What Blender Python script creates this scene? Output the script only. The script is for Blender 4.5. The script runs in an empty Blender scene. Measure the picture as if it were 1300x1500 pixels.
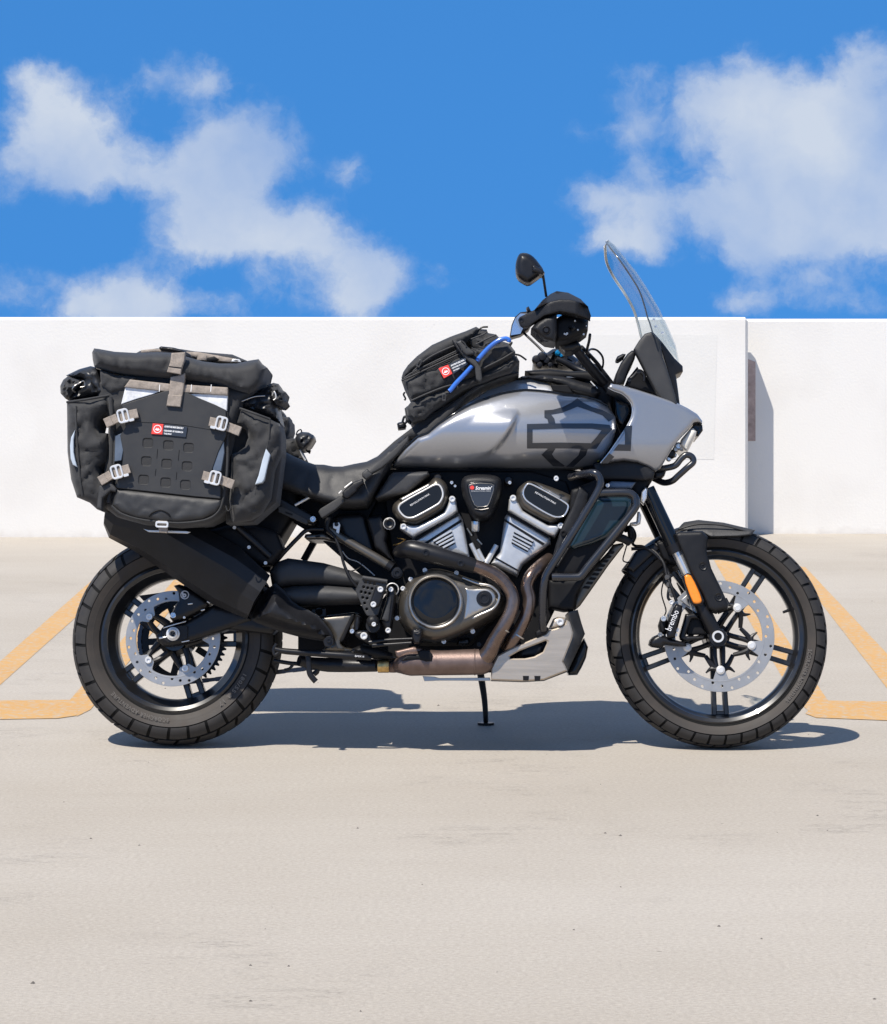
import bpy, bmesh, math, random
import numpy as np
from mathutils import Vector, Matrix, noise
from mathutils.geometry import delaunay_2d_cdt
random.seed(4)
R = math.radians
SC = bpy.context.scene
COL = SC.collection

# ------------------------------------------------------------------ camera
D, H, FPX, CX, HY = 6.2, 1.10, 3100.0, 650.0, 544.0
cam = bpy.data.cameras.new('camera')
camo = bpy.data.objects.new('camera', cam); COL.objects.link(camo)
camo.location = (0, -D, H); camo.rotation_euler = (R(90), 0, 0)
cam.sensor_fit = 'VERTICAL'; cam.sensor_height = 36.0
cam.lens = FPX / 1500.0 * 36.0
cam.shift_y = -(750 - HY) / 1500.0
cam.clip_start = 0.05; cam.clip_end = 4000
SC.camera = camo

# ------------------------------------------------------------------ light and exposure
SUN_TRAVEL = Vector((0.36, 0.47, -1.0)).normalized()
sun = bpy.data.lights.new('sun', 'SUN'); sun.energy = 5.0; sun.angle = R(0.53); sun.color = (1.0, 0.935, 0.84)
suno = bpy.data.objects.new('sun', sun); COL.objects.link(suno)
suno.rotation_euler = SUN_TRAVEL.to_track_quat('-Z', 'Y').to_euler(); suno.location = (-3, -6, 9)
SC.view_settings.view_transform = 'Standard'; SC.view_settings.look = 'None'
SC.view_settings.gamma = 1.0; SC.view_settings.use_curve_mapping = False
SC.view_settings.exposure = 0.42

W = bpy.data.worlds.new('World'); SC.world = W; W.use_nodes = True
nt = W.node_tree; nt.nodes.clear()
def N(t, kind, **kw):
    n = t.nodes.new(kind)
    for k, v in kw.items(): setattr(n, k, v)
    return n
def L(t, a, b): t.links.new(a, b)
def fmath(t, op, a, b=None, c=None, clamp=False):
    n = N(t, 'ShaderNodeMath', operation=op); n.use_clamp = clamp
    for i, v in enumerate((a, b, c)):
        if v is None: continue
        if isinstance(v, (int, float)): n.inputs[i].default_value = v
        else: L(t, v, n.inputs[i])
    return n.outputs[0]
def build_world():
    t = nt
    out = N(t, 'ShaderNodeOutputWorld'); bg = N(t, 'ShaderNodeBackground'); L(t, bg.outputs[0], out.inputs[0])
    sky = N(t, 'ShaderNodeTexSky', sky_type='NISHITA'); sky.sun_disc = False
    ts = -SUN_TRAVEL
    sky.sun_elevation = math.asin(ts.z); sky.sun_rotation = math.atan2(ts.x, ts.y)
    sky.air_density = 1.0; sky.dust_density = 0.0; sky.ozone_density = 3.0; sky.altitude = 1500
    tc = N(t, 'ShaderNodeTexCoord')
    sep = N(t, 'ShaderNodeSeparateXYZ'); L(t, tc.outputs['Generated'], sep.inputs[0])
    # look the sky colour up a little above the true direction: a clean deep blue down to the parapet
    up = fmath(t, 'ADD', fmath(t, 'MULTIPLY', fmath(t, 'MAXIMUM', sep.outputs[2], 0.0), 0.22), 0.31)
    cmb = N(t, 'ShaderNodeCombineXYZ'); L(t, sep.outputs[0], cmb.inputs[0]); L(t, sep.outputs[1], cmb.inputs[1]); L(t, up, cmb.inputs[2])
    nrm = N(t, 'ShaderNodeVectorMath', operation='NORMALIZE'); L(t, cmb.outputs[0], nrm.inputs[0]); L(t, nrm.outputs[0], sky.inputs[0])
    grade = N(t, 'ShaderNodeMix', data_type='RGBA', blend_type='MULTIPLY'); grade.inputs[0].default_value = 1
    L(t, sky.outputs[0], grade.inputs[6]); grade.inputs[7].default_value = SKY_TINT + (1,)
    # cloud bank: soft puffs at world directions, broken up with noise; unseen clouds are added below
    ysafe = fmath(t, 'MAXIMUM', fmath(t, 'ABSOLUTE', sep.outputs[1]), 0.02)
    u = fmath(t, 'DIVIDE', sep.outputs[0], ysafe); v = fmath(t, 'DIVIDE', sep.outputs[2], ysafe)
    uv = N(t, 'ShaderNodeCombineXYZ'); L(t, u, uv.inputs[0]); L(t, v, uv.inputs[1])
    nz = N(t, 'ShaderNodeTexNoise'); nz.inputs['Scale'].default_value = 30; nz.inputs['Detail'].default_value = 7; nz.inputs['Roughness'].default_value = 0.62
    L(t, uv.outputs[0], nz.inputs['Vector'])
    sub = N(t, 'ShaderNodeVectorMath', operation='SUBTRACT'); L(t, nz.outputs['Color'], sub.inputs[0]); sub.inputs[1].default_value = (.5, .5, .5)
    scl = N(t, 'ShaderNodeVectorMath', operation='SCALE'); L(t, sub.outputs[0], scl.inputs[0]); scl.inputs['Scale'].default_value = 0.022
    wv = N(t, 'ShaderNodeVectorMath', operation='ADD'); L(t, uv.outputs[0], wv.inputs[0]); L(t, scl.outputs[0], wv.inputs[1])
    acc = None
    for (px, py, rx, ry, a) in PUFFS:
        s_ = N(t, 'ShaderNodeVectorMath', operation='SUBTRACT'); L(t, wv.outputs[0], s_.inputs[0]); s_.inputs[1].default_value = ((px - CX) / FPX, (HY - py) / FPX, 0)
        m_ = N(t, 'ShaderNodeVectorMath', operation='MULTIPLY'); L(t, s_.outputs[0], m_.inputs[0]); m_.inputs[1].default_value = (FPX / rx, FPX / ry, 0)
        d_ = N(t, 'ShaderNodeVectorMath', operation='DOT_PRODUCT'); L(t, m_.outputs[0], d_.inputs[0]); L(t, m_.outputs[0], d_.inputs[1])
        e_ = fmath(t, 'MULTIPLY', fmath(t, 'POWER', 2.718, fmath(t, 'MULTIPLY', d_.outputs['Value'], -1.0)), a)
        acc = e_ if acc is None else fmath(t, 'ADD', acc, e_)
    front = fmath(t, 'GREATER_THAN', sep.outputs[1], 0.0)
    acc = fmath(t, 'MULTIPLY', acc, front)
    n2 = N(t, 'ShaderNodeTexNoise'); n2.inputs['Scale'].default_value = 24; n2.inputs['Detail'].default_value = 12; n2.inputs['Roughness'].default_value = 0.62
    L(t, wv.outputs[0], n2.inputs['Vector'])
    # unseen clouds elsewhere in the sky, cover raised to whiten ambient light (direction noise)
    n3 = N(t, 'ShaderNodeTexNoise'); n3.inputs['Scale'].default_value = 3.2; n3.inputs['Detail'].default_value = 6; L(t, tc.outputs['Generated'], n3.inputs['Vector'])
    rest = fmath(t, 'MULTIPLY', fmath(t, 'SUBTRACT', n3.outputs[0], 0.45, clamp=True), 7.0, clamp=True)
    inview = fmath(t, 'MULTIPLY', fmath(t, 'MULTIPLY', front, fmath(t, 'LESS_THAN', fmath(t, 'ABSOLUTE', u), 0.27)), fmath(t, 'LESS_THAN', v, 0.22))
    rest = fmath(t, 'MULTIPLY', rest, fmath(t, 'SUBTRACT', 1.0, inview))
    rest = fmath(t, 'MULTIPLY', rest, fmath(t, 'GREATER_THAN', sep.outputs[2], 0.02))
    amp = fmath(t, 'MULTIPLY', acc, 3.0, clamp=True)
    den = fmath(t, 'ADD', acc, fmath(t, 'MULTIPLY', fmath(t, 'MULTIPLY', fmath(t, 'SUBTRACT', n2.outputs[0], 0.5), 2.4), amp))
    den = fmath(t, 'ADD', den, fmath(t, 'MULTIPLY', rest, 1.5))
    mr = N(t, 'ShaderNodeMapRange', interpolation_type='SMOOTHSTEP'); L(t, den, mr.inputs[0])
    mr.inputs[1].default_value = 0.20; mr.inputs[2].default_value = 1.12; mr.inputs[3].default_value = 0; mr.inputs[4].default_value = 0.88
    n4 = N(t, 'ShaderNodeTexNoise'); n4.inputs['Scale'].default_value = 13; n4.inputs['Detail'].default_value = 5; L(t, wv.outputs[0], n4.inputs['Vector'])
    thin = N(t, 'ShaderNodeMapRange'); L(t, n4.outputs[0], thin.inputs[0]); thin.inputs[1].default_value = .32; thin.inputs[2].default_value = .66; thin.inputs[3].default_value = .52; thin.inputs[4].default_value = 1.0
    alpha = fmath(t, 'MULTIPLY', mr.outputs[0], thin.outputs[0])
    cr = N(t, 'ShaderNodeMix', data_type='RGBA'); L(t, alpha, cr.inputs[0])
    cr.inputs[6].default_value = CLOUD_DARK + (1,); cr.inputs[7].default_value = CLOUD_LIGHT + (1,)
    mx = N(t, 'ShaderNodeMix', data_type='RGBA'); L(t, alpha, mx.inputs[0]); L(t, grade.outputs[2], mx.inputs[6]); L(t, cr.outputs[2], mx.inputs[7])
    L(t, mx.outputs[2], bg.inputs[0]); bg.inputs[1].default_value = SKY_STRENGTH
SKY_STRENGTH = 0.086
SKY_TINT = (0.41, 1.06, 1.52)
CLOUD_DARK = (4.9, 5.5, 6.6); CLOUD_LIGHT = (6.0, 6.5, 7.2)
PUFFS = [(360, 200, 74, 50, 1.15), (300, 240, 70, 44, .75), (375, 250, 66, 40, .6), (295, 305, 66, 52, .8), (340, 345, 95, 46, .95), (440, 335, 78, 44, .85), (505, 375, 66, 46, .85), (555, 415, 56, 46, .85), (520, 445, 46, 30, .5),
         (115, 180, 84, 50, .9), (60, 205, 80, 54, .75), (150, 240, 78, 46, .8), (20, 260, 60, 40, .65), (50, 115, 40, 32, .7), (265, 108, 76, 36, .65), (305, 122, 40, 22, .4), (215, 255, 60, 36, .45),
         (170, 425, 80, 44, .8), (250, 450, 110, 30, .75), (140, 455, 60, 24, .5), (390, 425, 80, 32, .35), (15, 420, 60, 38, .5),
         (1150, 200, 125, 84, .95), (1240, 165, 95, 74, .8), (1295, 250, 80, 90, .85), (1160, 290, 130, 74, .95), (1240, 345, 120, 56, .95), (1120, 360, 66, 44, .5), (1070, 135, 66, 52, .75), (1005, 170, 66, 44, .5), (945, 105, 56, 36, .7), (925, 190, 40, 66, .75), (945, 245, 36, 26, .55),
         (1040, 300, 60, 30, .65), (870, 285, 54, 28, .65), (935, 305, 80, 28, .65), (960, 352, 100, 38, .65), (880, 355, 66, 20, .35), (1100, 445, 56, 26, .75), (1290, 85, 56, 42, .7), (1085, 80, 26, 20, .4), (520, 250, 40, 28, .45), (640, 405, 40, 28, .4), (1200, 412, 56, 18, .45), (850, 195, 28, 22, .38), (1245, 440, 66, 24, .45)]
build_world()

# ------------------------------------------------------------------ frames: photo pixel -> place on the bike
LEAN, YAW = R(8.3), R(-1.6)
M = Matrix.Rotation(YAW, 4, 'Z') @ Matrix.Rotation(-LEAN, 4, 'X')
MI = M.inverted()
_o = MI @ Vector((0, -D, H)); _r3 = MI.to_3x3()
OX = np.array(_o); R3 = np.array([list(r) for r in _r3])
def Pn(px, py, y):
    px = np.asarray(px, float); py = np.asarray(py, float); y = np.asarray(y, float)
    d = np.stack([(px - CX) / FPX, np.ones_like(px), (HY - py) / FPX], -1) @ R3.T
    t = (y - OX[1]) / d[..., 1]
    return OX + d * t[..., None]
def P(px, py, y): return Vector(Pn(px, py, y))
def G(px, py):                 # ground point (world)
    k = H / (py - HY); return Vector(((px - CX) * k, FPX * k - D, 0))
def Z(x0, y0, k): return lambda pts: [(x0 + a / k, y0 + b / k) for a, b in pts]
def XZ(pts, y):
    a = np.array(pts, float); q = Pn(a[:, 0], a[:, 1], np.full(len(a), y)); return [(p[0], p[2]) for p in q]
def smooth_poly(pts, it=2, closed=True):
    a = np.array(pts, float)
    for _ in range(it):
        n = np.roll(a, -1, 0)
        if closed: a = np.stack([a * .75 + n * .25, a * .25 + n * .75], 1).reshape(-1, 2)
    return [tuple(p) for p in a]
def resample(pts, sp):
    out = []
    n = len(pts)
    for i in range(n):
        a, b = pts[i], pts[(i + 1) % n]
        l = math.hypot(b[0] - a[0], b[1] - a[1]); k = max(1, int(round(l / sp)))
        for j in range(k): out.append((a[0] + (b[0] - a[0]) * j / k, a[1] + (b[1] - a[1]) * j / k))
    return out
def inside(p, polys):
    p = np.asarray(p, float); c = np.zeros(len(p), bool)
    for poly in polys:
        a = np.array(poly, float); b = np.roll(a, -1, 0)
        for (x1, y1), (x2, y2) in zip(a, b):
            if y1 == y2: continue
            m = ((y1 > p[:, 1]) != (y2 > p[:, 1])) & (p[:, 0] < (x2 - x1) * (p[:, 1] - y1) / (y2 - y1) + x1)
            c ^= m
    return c
def bdist(p, polys):
    p = np.asarray(p, float); best = np.full(len(p), 1e9)
    for poly in polys:
        a = np.array(poly, float); b = np.roll(a, -1, 0)
        for q1, q2 in zip(a, b):
            v = q2 - q1; l = v @ v
            if l < 1e-12: continue
            t = np.clip(((p - q1) @ v) / l, 0, 1); d = np.hypot(*(p - (q1 + t[:, None] * v)).T)
            best = np.minimum(best, d)
    return best
def sdist(p, poly): return np.where(inside(p, [poly]), 1, -1) * bdist(p, [poly])
def area(p):
    a = np.array(p); b = np.roll(a, -1, 0); return 0.5 * np.sum(a[:, 0] * b[:, 1] - b[:, 0] * a[:, 1])
def inset(poly, d):            # inward offset of a simple polygon (any winding)
    s = 1 if area(poly) > 0 else -1
    n = len(poly); out = []
    for i in range(n):
        p0, p1, p2 = Vector(poly[i - 1]), Vector(poly[i]), Vector(poly[(i + 1) % n])
        e1 = (p1 - p0); e2 = (p2 - p1)
        if e1.length < 1e-9 or e2.length < 1e-9: out.append(tuple(p1)); continue
        e1.normalize(); e2.normalize()
        n1 = Vector((-e1.y, e1.x)) * s; n2 = Vector((-e2.y, e2.x)) * s
        m = n1 + n2; l = m.length
        if l < 1e-6: out.append(tuple(p1)); continue
        m /= l; k = d / max(0.45, m.dot(n1)); q = p1 + m * k; out.append((q.x, q.y))
    return out
def cdt(loops, extra=()):
    v = []; e = []
    for lp in loops:
        s = len(v); v += [Vector((float(a), float(b))) for a, b in lp]; e += [(s + i, s + (i + 1) % len(lp)) for i in range(len(lp))]
    v += [Vector((float(a), float(b))) for a, b in extra]
    r = delaunay_2d_cdt(v, e, [], 0, 1e-7)
    vs = np.array([list(q) for q in r[0]]); fs = [f for f in r[2] if len(f) == 3]
    if not fs: return vs, [], [0] * len(vs)
    F = np.array(fs); c = vs[F].mean(1); ok = inside(c, loops)
    return vs, [tuple(f) for f in F[ok]], [o[0] if o else -1 for o in r[3]]

class MB:
    def __init__(s): s.v = []; s.f = []
    def add(s, v, f):
        o = len(s.v); s.v += [tuple(map(float, q)) for q in v]; s.f += [tuple(int(i) + o for i in q) for q in f]; return s
    def grid(s, rows, closed=False, cap0=False, cap1=False, loop=False):
        n = len(rows[0]); v = [p for r in rows for p in r]; f = []
        m = len(rows)
        for i in range(m if loop else m - 1):
            k = (i + 1) % m
            for j in range(n if closed else n - 1):
                a, b = i * n + j, i * n + (j + 1) % n; f.append((a, b, k * n + (j + 1) % n, k * n + j))
        if cap0: f.append(tuple(range(n))[::-1])
        if cap1: f.append(tuple(range((m - 1) * n, m * n)))
        return s.add(v, f)
    # flat piece: outline in local (x,z), between near face y0 and far face y1, bevelled near edge
    def plate(s, loops, y0, y1, b=0.0015, back=True, flat_back=True):
        if loops and not isinstance(loops[0][0], (tuple, list)): loops = [loops]
        loops = [[tuple(p) for p in lp] for lp in loops]
        ins = []
        for i, lp in enumerate(loops):
            ins.append(inset(lp, b if i == 0 else -b) if b > 0 else lp)
        vs, fs, _ = cdt(ins)
        if not fs and b > 0: ins = loops; vs, fs, _ = cdt(ins)
        s.add([(q[0], y0, q[1]) for q in vs], [f if True else f for f in fs])
        for lp, il in zip(loops, ins):
            n = len(lp)
            rows = [[(q[0], y0, q[1]) for q in il], [(q[0], y0 + b, q[1]) for q in lp], [(q[0], y1, q[1]) for q in lp]]
            if b <= 0: rows = [rows[0], rows[2]]
            s.grid(rows, closed=True)
        if back:
            vs, fs, _ = cdt(loops); s.add([(q[0], y1, q[1]) for q in vs], [f[::-1] for f in fs])
        return s
    def pplate(s, pxl, y0, y1, holes=(), b=0.0015, back=True):
        return s.plate([XZ(pxl, y0)] + [XZ(h, y0) for h in holes], y0, y1, b, back)
    # pillow: outline traced in photo pixels, near face bulges towards the viewer, real back (flat or mirrored about the bike's plane)
    def hf(s, out, ye, bulge, w, yb=None, mirror=False, fn=None, sp=5.0, prof='round', holes=(), smooth=0, clampy=None):
        if smooth: out = smooth_poly(out, smooth)
        loop = resample(out, sp); hl = [resample(h, sp) for h in holes]
        loops = [loop] + hl; a = np.array(loop)
        x0, y0 = a.min(0); x1, y1 = a.max(0)
        gx = []; r = 0; yy = y0
        while yy < y1:
            xs = np.arange(x0 + (sp / 2 if r % 2 else 0), x1, sp); gx += [(x, yy) for x in xs]; yy += sp * 0.866; r += 1
        gx = np.array(gx) if gx else np.zeros((0, 2))
        gx = gx[inside(gx, loops)]
        dd = bdist(gx, loops) if len(gx) else np.zeros(0)
        ring = []; rd = []
        for k in (0.06, 0.2, 0.42, 0.7):
            d = k * w
            if d > sp * 6: continue
            for lp in loops:
                q = np.array(inset(lp, d if lp is loop else -d))
                m = inside(q, loops)
                if m.any():
                    q = q[m]; dq = bdist(q, loops); q = q[dq > d * 0.93]
                    ring += [tuple(p) for p in q]
        lim = min(0.7 * w, sp * 6) + sp * 0.45
        ext = [tuple(p) for p, d in zip(gx, dd) if d > (lim if ring and w <= sp * 8 else sp * 0.55)]
        if len(ring) and w > sp * 8: ext = [tuple(p) for p, d in zip(gx, dd) if d > sp * 0.55]; ring = []
        vs, fs, _ = cdt(loops, ring + ext)
        d = bdist(vs, loops); t = np.clip(d / w, 0, 1)
        g = {'round': np.sqrt(np.clip(1 - (1 - t) ** 2, 0, 1)), 'soft': t * t * (3 - 2 * t), 'chamfer': t}[prof]
        y = (ye(vs[:, 0], vs[:, 1]) if callable(ye) else np.full(len(vs), float(ye))) - bulge * g
        if fn is not None: y = y + fn(vs[:, 0], vs[:, 1], d)
        p = Pn(vs[:, 0], vs[:, 1], y)
        n = len(p); s0 = len(s.v); s.add(p, fs)
        if yb is None and not mirror: return s
        q = p.copy(); q[:, 1] = -p[:, 1] if mirror else yb
        s.add(q, [f[::-1] for f in fs])
        ec = {}
        for f in fs:
            for i in range(3):
                e = (f[i], f[(i + 1) % 3]); ec[e] = 1
        for (a_, b_) in list(ec):
            if (b_, a_) not in ec: s.f.append((s0 + b_, s0 + a_, s0 + n + a_, s0 + n + b_))
        return s
    def tube(s, pts, r, n=10, sub=5, caps=True, flat=None, up=None):
        pts = [Vector(p) for p in pts]; m = len(pts)
        rr = list(r) if isinstance(r, (list, tuple)) else [r] * m
        if sub > 1 and m > 2:
            q = []; qr = []
            for i in range(m - 1):
                p0 = pts[i - 1] if i else pts[0] * 2 - pts[1]; p3 = pts[i + 2] if i + 2 < m else pts[-1] * 2 - pts[-2]
                for j in range(sub):
                    u = j / sub; a, b = pts[i], pts[i + 1]
                    q.append(0.5 * ((2 * a) + (b - p0) * u + (2 * p0 - 5 * a + 4 * b - p3) * u * u + (3 * a - p0 - 3 * b + p3) * u ** 3)); qr.append(rr[i] * (1 - u) + rr[i + 1] * u)
            q.append(pts[-1]); qr.append(rr[-1]); pts, rr = q, qr
        rows = []; nrm = None
        for i, p in enumerate(pts):
            t = (pts[min(i + 1, len(pts) - 1)] - pts[max(i - 1, 0)])
            if t.length < 1e-9: t = Vector((1, 0, 0))
            t.normalize()
            if nrm is None:
                ref = Vector(up) if up is not None else (Vector((0, 1, 0)) if abs(t.y) < .9 else Vector((0, 0, 1)))
                nrm = (ref - t * ref.dot(t)).normalized()
            else: nrm = (nrm - t * nrm.dot(t)).normalized()
            bi = t.cross(nrm); fl = flat or 1.0
            rows.append([p + (nrm * math.cos(2 * math.pi * k / n) * fl + bi * math.sin(2 * math.pi * k / n)) * rr[i] for k in range(n)])
        return s.grid(rows, closed=True, cap0=caps, cap1=caps)
    def lathe(s, c, prof, n=48, ax='y', a0=0, a1=360):
        c = Vector(c); full = abs(a1 - a0) >= 360; rows = []
        m = n if full else n + 1
        for i in range(m):
            a = R(a0 + (a1 - a0) * i / n); ca, sa = math.cos(a), math.sin(a)
            rows.append([c + (Vector((r * ca, h, r * sa)) if ax == 'y' else Vector((h, r * ca, r * sa)) if ax == 'x' else Vector((r * ca, r * sa, h))) for r, h in prof])
        return s.grid(rows, loop=full)
    def bar(s, a, b, w, h, up=(0, 1, 0), c=0.0):  # rectangular bar a->b; w in-plane, h along 'up'
        a, b = Vector(a), Vector(b); t = (b - a).normalized(); u = Vector(up); u = (u - t * u.dot(t)).normalized(); si = t.cross(u)
        k = min(w, h) * 0.16
        sec = [(-w / 2 + k, -h / 2), (w / 2 - k, -h / 2), (w / 2, -h / 2 + k), (w / 2, h / 2 - k), (w / 2 - k, h / 2), (-w / 2 + k, h / 2), (-w / 2, h / 2 - k), (-w / 2, -h / 2 + k)]
        return s.grid([[p + si * x + u * y for x, y in sec] for p in (a, b)], closed=True, cap0=True, cap1=True)
    def box(s, c, sx, sy, sz):
        return s.bar(Vector(c) - Vector((sx / 2, 0, 0)), Vector(c) + Vector((sx / 2, 0, 0)), sz, sy)

def wr(amp, sc, seed=0.0, sy=None):
    def f(px, py, d):
        k = np.clip(d / 8.0, 0, 1)
        v = [Vector((x / sc + seed, y / (sy or sc) - seed, seed)) for x, y in zip(px, py)]
        return np.array([noise.fractal(q, 0.8, 2.0, 3) + 1.1 * max(0, .16 - abs(noise.noise(q * .9 + Vector((3.1, 0, 7))))) / .16 - .25 for q in v]) * amp * k
    return f

ORG = {}
def link(o, parent, kind=None, label=None):
    COL.objects.link(o)
    if parent is not None: o.parent = parent
    if kind: o['kind'] = kind
    if label: o['label'] = label
    return o
def thing(name, label, cat, base, group=None, mat=None):
    o = bpy.data.objects.new(name, None); COL.objects.link(o); o.empty_display_size = 0.1
    o.matrix_world = (M if mat is None else mat) @ Matrix.Translation(Vector(base))
    o['label'] = label; o['category'] = cat
    if group: o['group'] = group
    ORG[o] = Vector(base); return o
def obj(name, mb, m, parent=None, ang=38, label=None, kind=None, recalc=True):
    me = bpy.data.meshes.new(name); va = np.array(mb.v)
    c = Vector((va.min(0) + va.max(0)) / 2)
    me.from_pydata([tuple(q) for q in va - np.array(c)], [], mb.f)
    if recalc:
        bm = bmesh.new(); bm.from_mesh(me); bmesh.ops.remove_doubles(bm, verts=bm.verts, dist=2e-5)
        bmesh.ops.recalc_face_normals(bm, faces=bm.faces); bm.to_mesh(me); bm.free()
    me.polygons.foreach_set('use_smooth', [True] * len(me.polygons))
    me.set_sharp_from_angle(angle=R(ang)); me.materials.append(m); me.update()
    o = bpy.data.objects.new(name, me); link(o, parent, kind, label)
    o.location = c - (ORG[parent] if parent is not None else Vector((0, 0, 0))); ORG[o] = c
    return o
# ------------------------------------------------------------------ materials
def mat(name, col, rough=0.5, metal=0.0, coat=0.0, bump=0.0, bscale=300.0, var=0.12, vscale=14.0, spec=0.5, rvar=0.1, stretch=None, col2=None, sheen=0.0, aniso=0.0):
    m = bpy.data.materials.new(name); m.use_nodes = True; t = m.node_tree
    b = t.nodes['Principled BSDF']; b.inputs['Metallic'].default_value = metal; b.inputs['Roughness'].default_value = rough
    b.inputs['Coat Weight'].default_value = coat; b.inputs['Coat Roughness'].default_value = 0.04; b.inputs['Specular IOR Level'].default_value = spec
    if sheen: b.inputs['Sheen Weight'].default_value = sheen; b.inputs['Sheen Roughness'].default_value = 0.5
    tc = N(t, 'ShaderNodeTexCoord'); src = tc.outputs['Object']
    if stretch:
        mp = N(t, 'ShaderNodeMapping'); mp.inputs['Scale'].default_value = stretch; L(t, src, mp.inputs[0]); src = mp.outputs[0]
    nz = N(t, 'ShaderNodeTexNoise'); nz.inputs['Scale'].default_value = vscale; nz.inputs['Detail'].default_value = 6; nz.inputs['Roughness'].default_value = .65; L(t, src, nz.inputs['Vector'])
    c2 = col2 or tuple(min(1, c * (1 + 2.2 * var)) for c in col); c1 = col if col2 else tuple(c * (1 - 2.2 * var) for c in col)
    mr = N(t, 'ShaderNodeMapRange'); L(t, nz.outputs[0], mr.inputs[0]); mr.inputs[1].default_value = .3; mr.inputs[2].default_value = .7
    mx = N(t, 'ShaderNodeMix', data_type='RGBA'); L(t, mr.outputs[0], mx.inputs[0]); mx.inputs[6].default_value = tuple(c1) + (1,); mx.inputs[7].default_value = tuple(c2) + (1,)
    L(t, mx.outputs[2], b.inputs['Base Color'])
    r2 = N(t, 'ShaderNodeMapRange'); L(t, nz.outputs[0], r2.inputs[0]); r2.inputs[1].default_value = .3; r2.inputs[2].default_value = .7
    r2.inputs[3].default_value = max(.01, rough - rvar * rough); r2.inputs[4].default_value = min(1, rough + rvar * rough); L(t, r2.outputs[0], b.inputs['Roughness'])
    if bump:
        n2 = N(t, 'ShaderNodeTexNoise'); n2.inputs['Scale'].default_value = bscale; n2.inputs['Detail'].default_value = 3; L(t, src, n2.inputs['Vector'])
        bp = N(t, 'ShaderNodeBump'); bp.inputs['Strength'].default_value = bump; bp.inputs['Distance'].default_value = 0.002; L(t, n2.outputs[0], bp.inputs['Height']); L(t, bp.outputs[0], b.inputs['Normal'])
    return m
RUB = mat('tyre_rubber', (.013, .012, .0115), .7, bump=.25, bscale=260, var=.2, vscale=22, col2=(.026, .023, .021))
RUBD = mat('tyre_groove_shade', (.005, .005, .005), .85, spec=.2)  # clean groove rubber, blackened further to put shade between the blocks
SIDEW = mat('tyre_sidewall', (.023, .0195, .0165), .7, bump=.15, bscale=300, col2=(.042, .034, .028), vscale=18)
WHEEL = mat('wheel_black_paint', (.010, .010, .011), .32, coat=.35, var=.1)
SATIN = mat('satin_black_metal', (.008, .008, .0095), .36, spec=.32, bump=.06, bscale=500)
GLOSS = mat('gloss_black', (.006, .007, .009), .08, coat=.1, var=.05, spec=.35)
PLAST = mat('black_plastic', (.010, .010, .0112), .44, spec=.27, bump=.25, bscale=900)
MUFF = mat('muffler_coating', (.011, .011, .0125), .42, bump=.12, bscale=900, spec=.28)
PLASTG = mat('grey_black_plastic', (.023, .023, .024), .55, bump=.3, bscale=900)
DARK = mat('frame_black', (.006, .006, .007), .55, spec=.2)
SEAT = mat('seat_vinyl', (.0165, .0165, .018), .55, bump=.3, bscale=600)
FAB = mat('bag_fabric', (.0135, .0135, .0145), .72, bump=.55, bscale=520, var=.18, vscale=30, sheen=.12)
FABS = mat('coated_bag_fabric', (.013, .0135, .0155), .42, bump=.3, bscale=120, var=.15)
FABP = mat('bag_panel_rubber', (.020, .020, .0205), .55, bump=.2, bscale=700, var=.1)
TAN = mat('tan_webbing', (.26, .22, .185), .85, bump=.6, bscale=420, var=.15, vscale=60)
BLKWEB = mat('black_webbing', (.028, .028, .029), .7, bump=.6, bscale=500)
REFL = mat('silver_reflective_cloth', (.62, .62, .62), .42, metal=.05, bump=.5, bscale=90, var=.1, vscale=40)
REFB = mat('blue_grey_reflective', (.42, .47, .52), .38, metal=.05, bump=.1, var=.05)
REFD = mat('dark_reflective', (.10, .125, .16), .4, metal=.3)
ALU = mat('bare_aluminium', (.66, .65, .63), .34, metal=.35, var=.05)
STEEL = mat('brake_disc_steel', (.35, .348, .345), .34, metal=.5, var=.05, bump=.06, bscale=400)
CHROME = mat('chrome', (.66, .66, .66), .16, metal=.75, var=.02)
CYL = mat('silver_engine_paint', (.56, .56, .555), .36, metal=.55, bump=.12, bscale=700, var=.06)
BRZ = mat('bronze_grey_engine_paint', (.125, .112, .095), .34, metal=.75, var=.08, bump=.05, bscale=800)
BRZL = mat('bronze_light_edge', (.42, .40, .37), .3, metal=.9, var=.05)
HEAD = mat('heat_tinted_steel', (.11, .075, .06), .29, metal=.9, var=.2, vscale=9, col2=(.27, .205, .175), bump=.1, bscale=300, rvar=.25)
COLL = mat('rusty_collector', (.115, .078, .066), .45, metal=.7, var=.2, vscale=14, col2=(.20, .145, .125), bump=.2, bscale=300)
BRASS = mat('brass', (.50, .33, .13), .35, metal=.9, var=.2, vscale=40)
SKID = mat('brushed_skid_aluminium', (.46, .395, .32), .36, metal=.62, var=.08, bump=.12, bscale=160, stretch=(.2, 1, 3))
SKIDD = mat('dark_skid_metal', (.10, .098, .095), .42, metal=.7)
BARM = mat('crash_bar_paint', (.011, .012, .016), .27, spec=.6, coat=.3, var=.05)
MARK = mat('moulded_rubber_lettering', (.10, .09, .08), .6, var=.05)
ORANGE = mat('orange_reflector', (.85, .24, .01), .25, coat=.6, var=.05, vscale=200)
BLUE = mat('blue_drink_tube', (.03, .13, .50), .18, coat=.5, var=.1)
BLUEA = mat('blue_anodised', (.02, .35, .62), .25, metal=.8)
RED = mat('red_label', (.72, .045, .035), .6, var=.05)
WHITE = mat('white_print', (.78, .78, .78), .6, var=.03)
GREYP = mat('grey_print', (.42, .43, .45), .5, var=.03)
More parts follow.
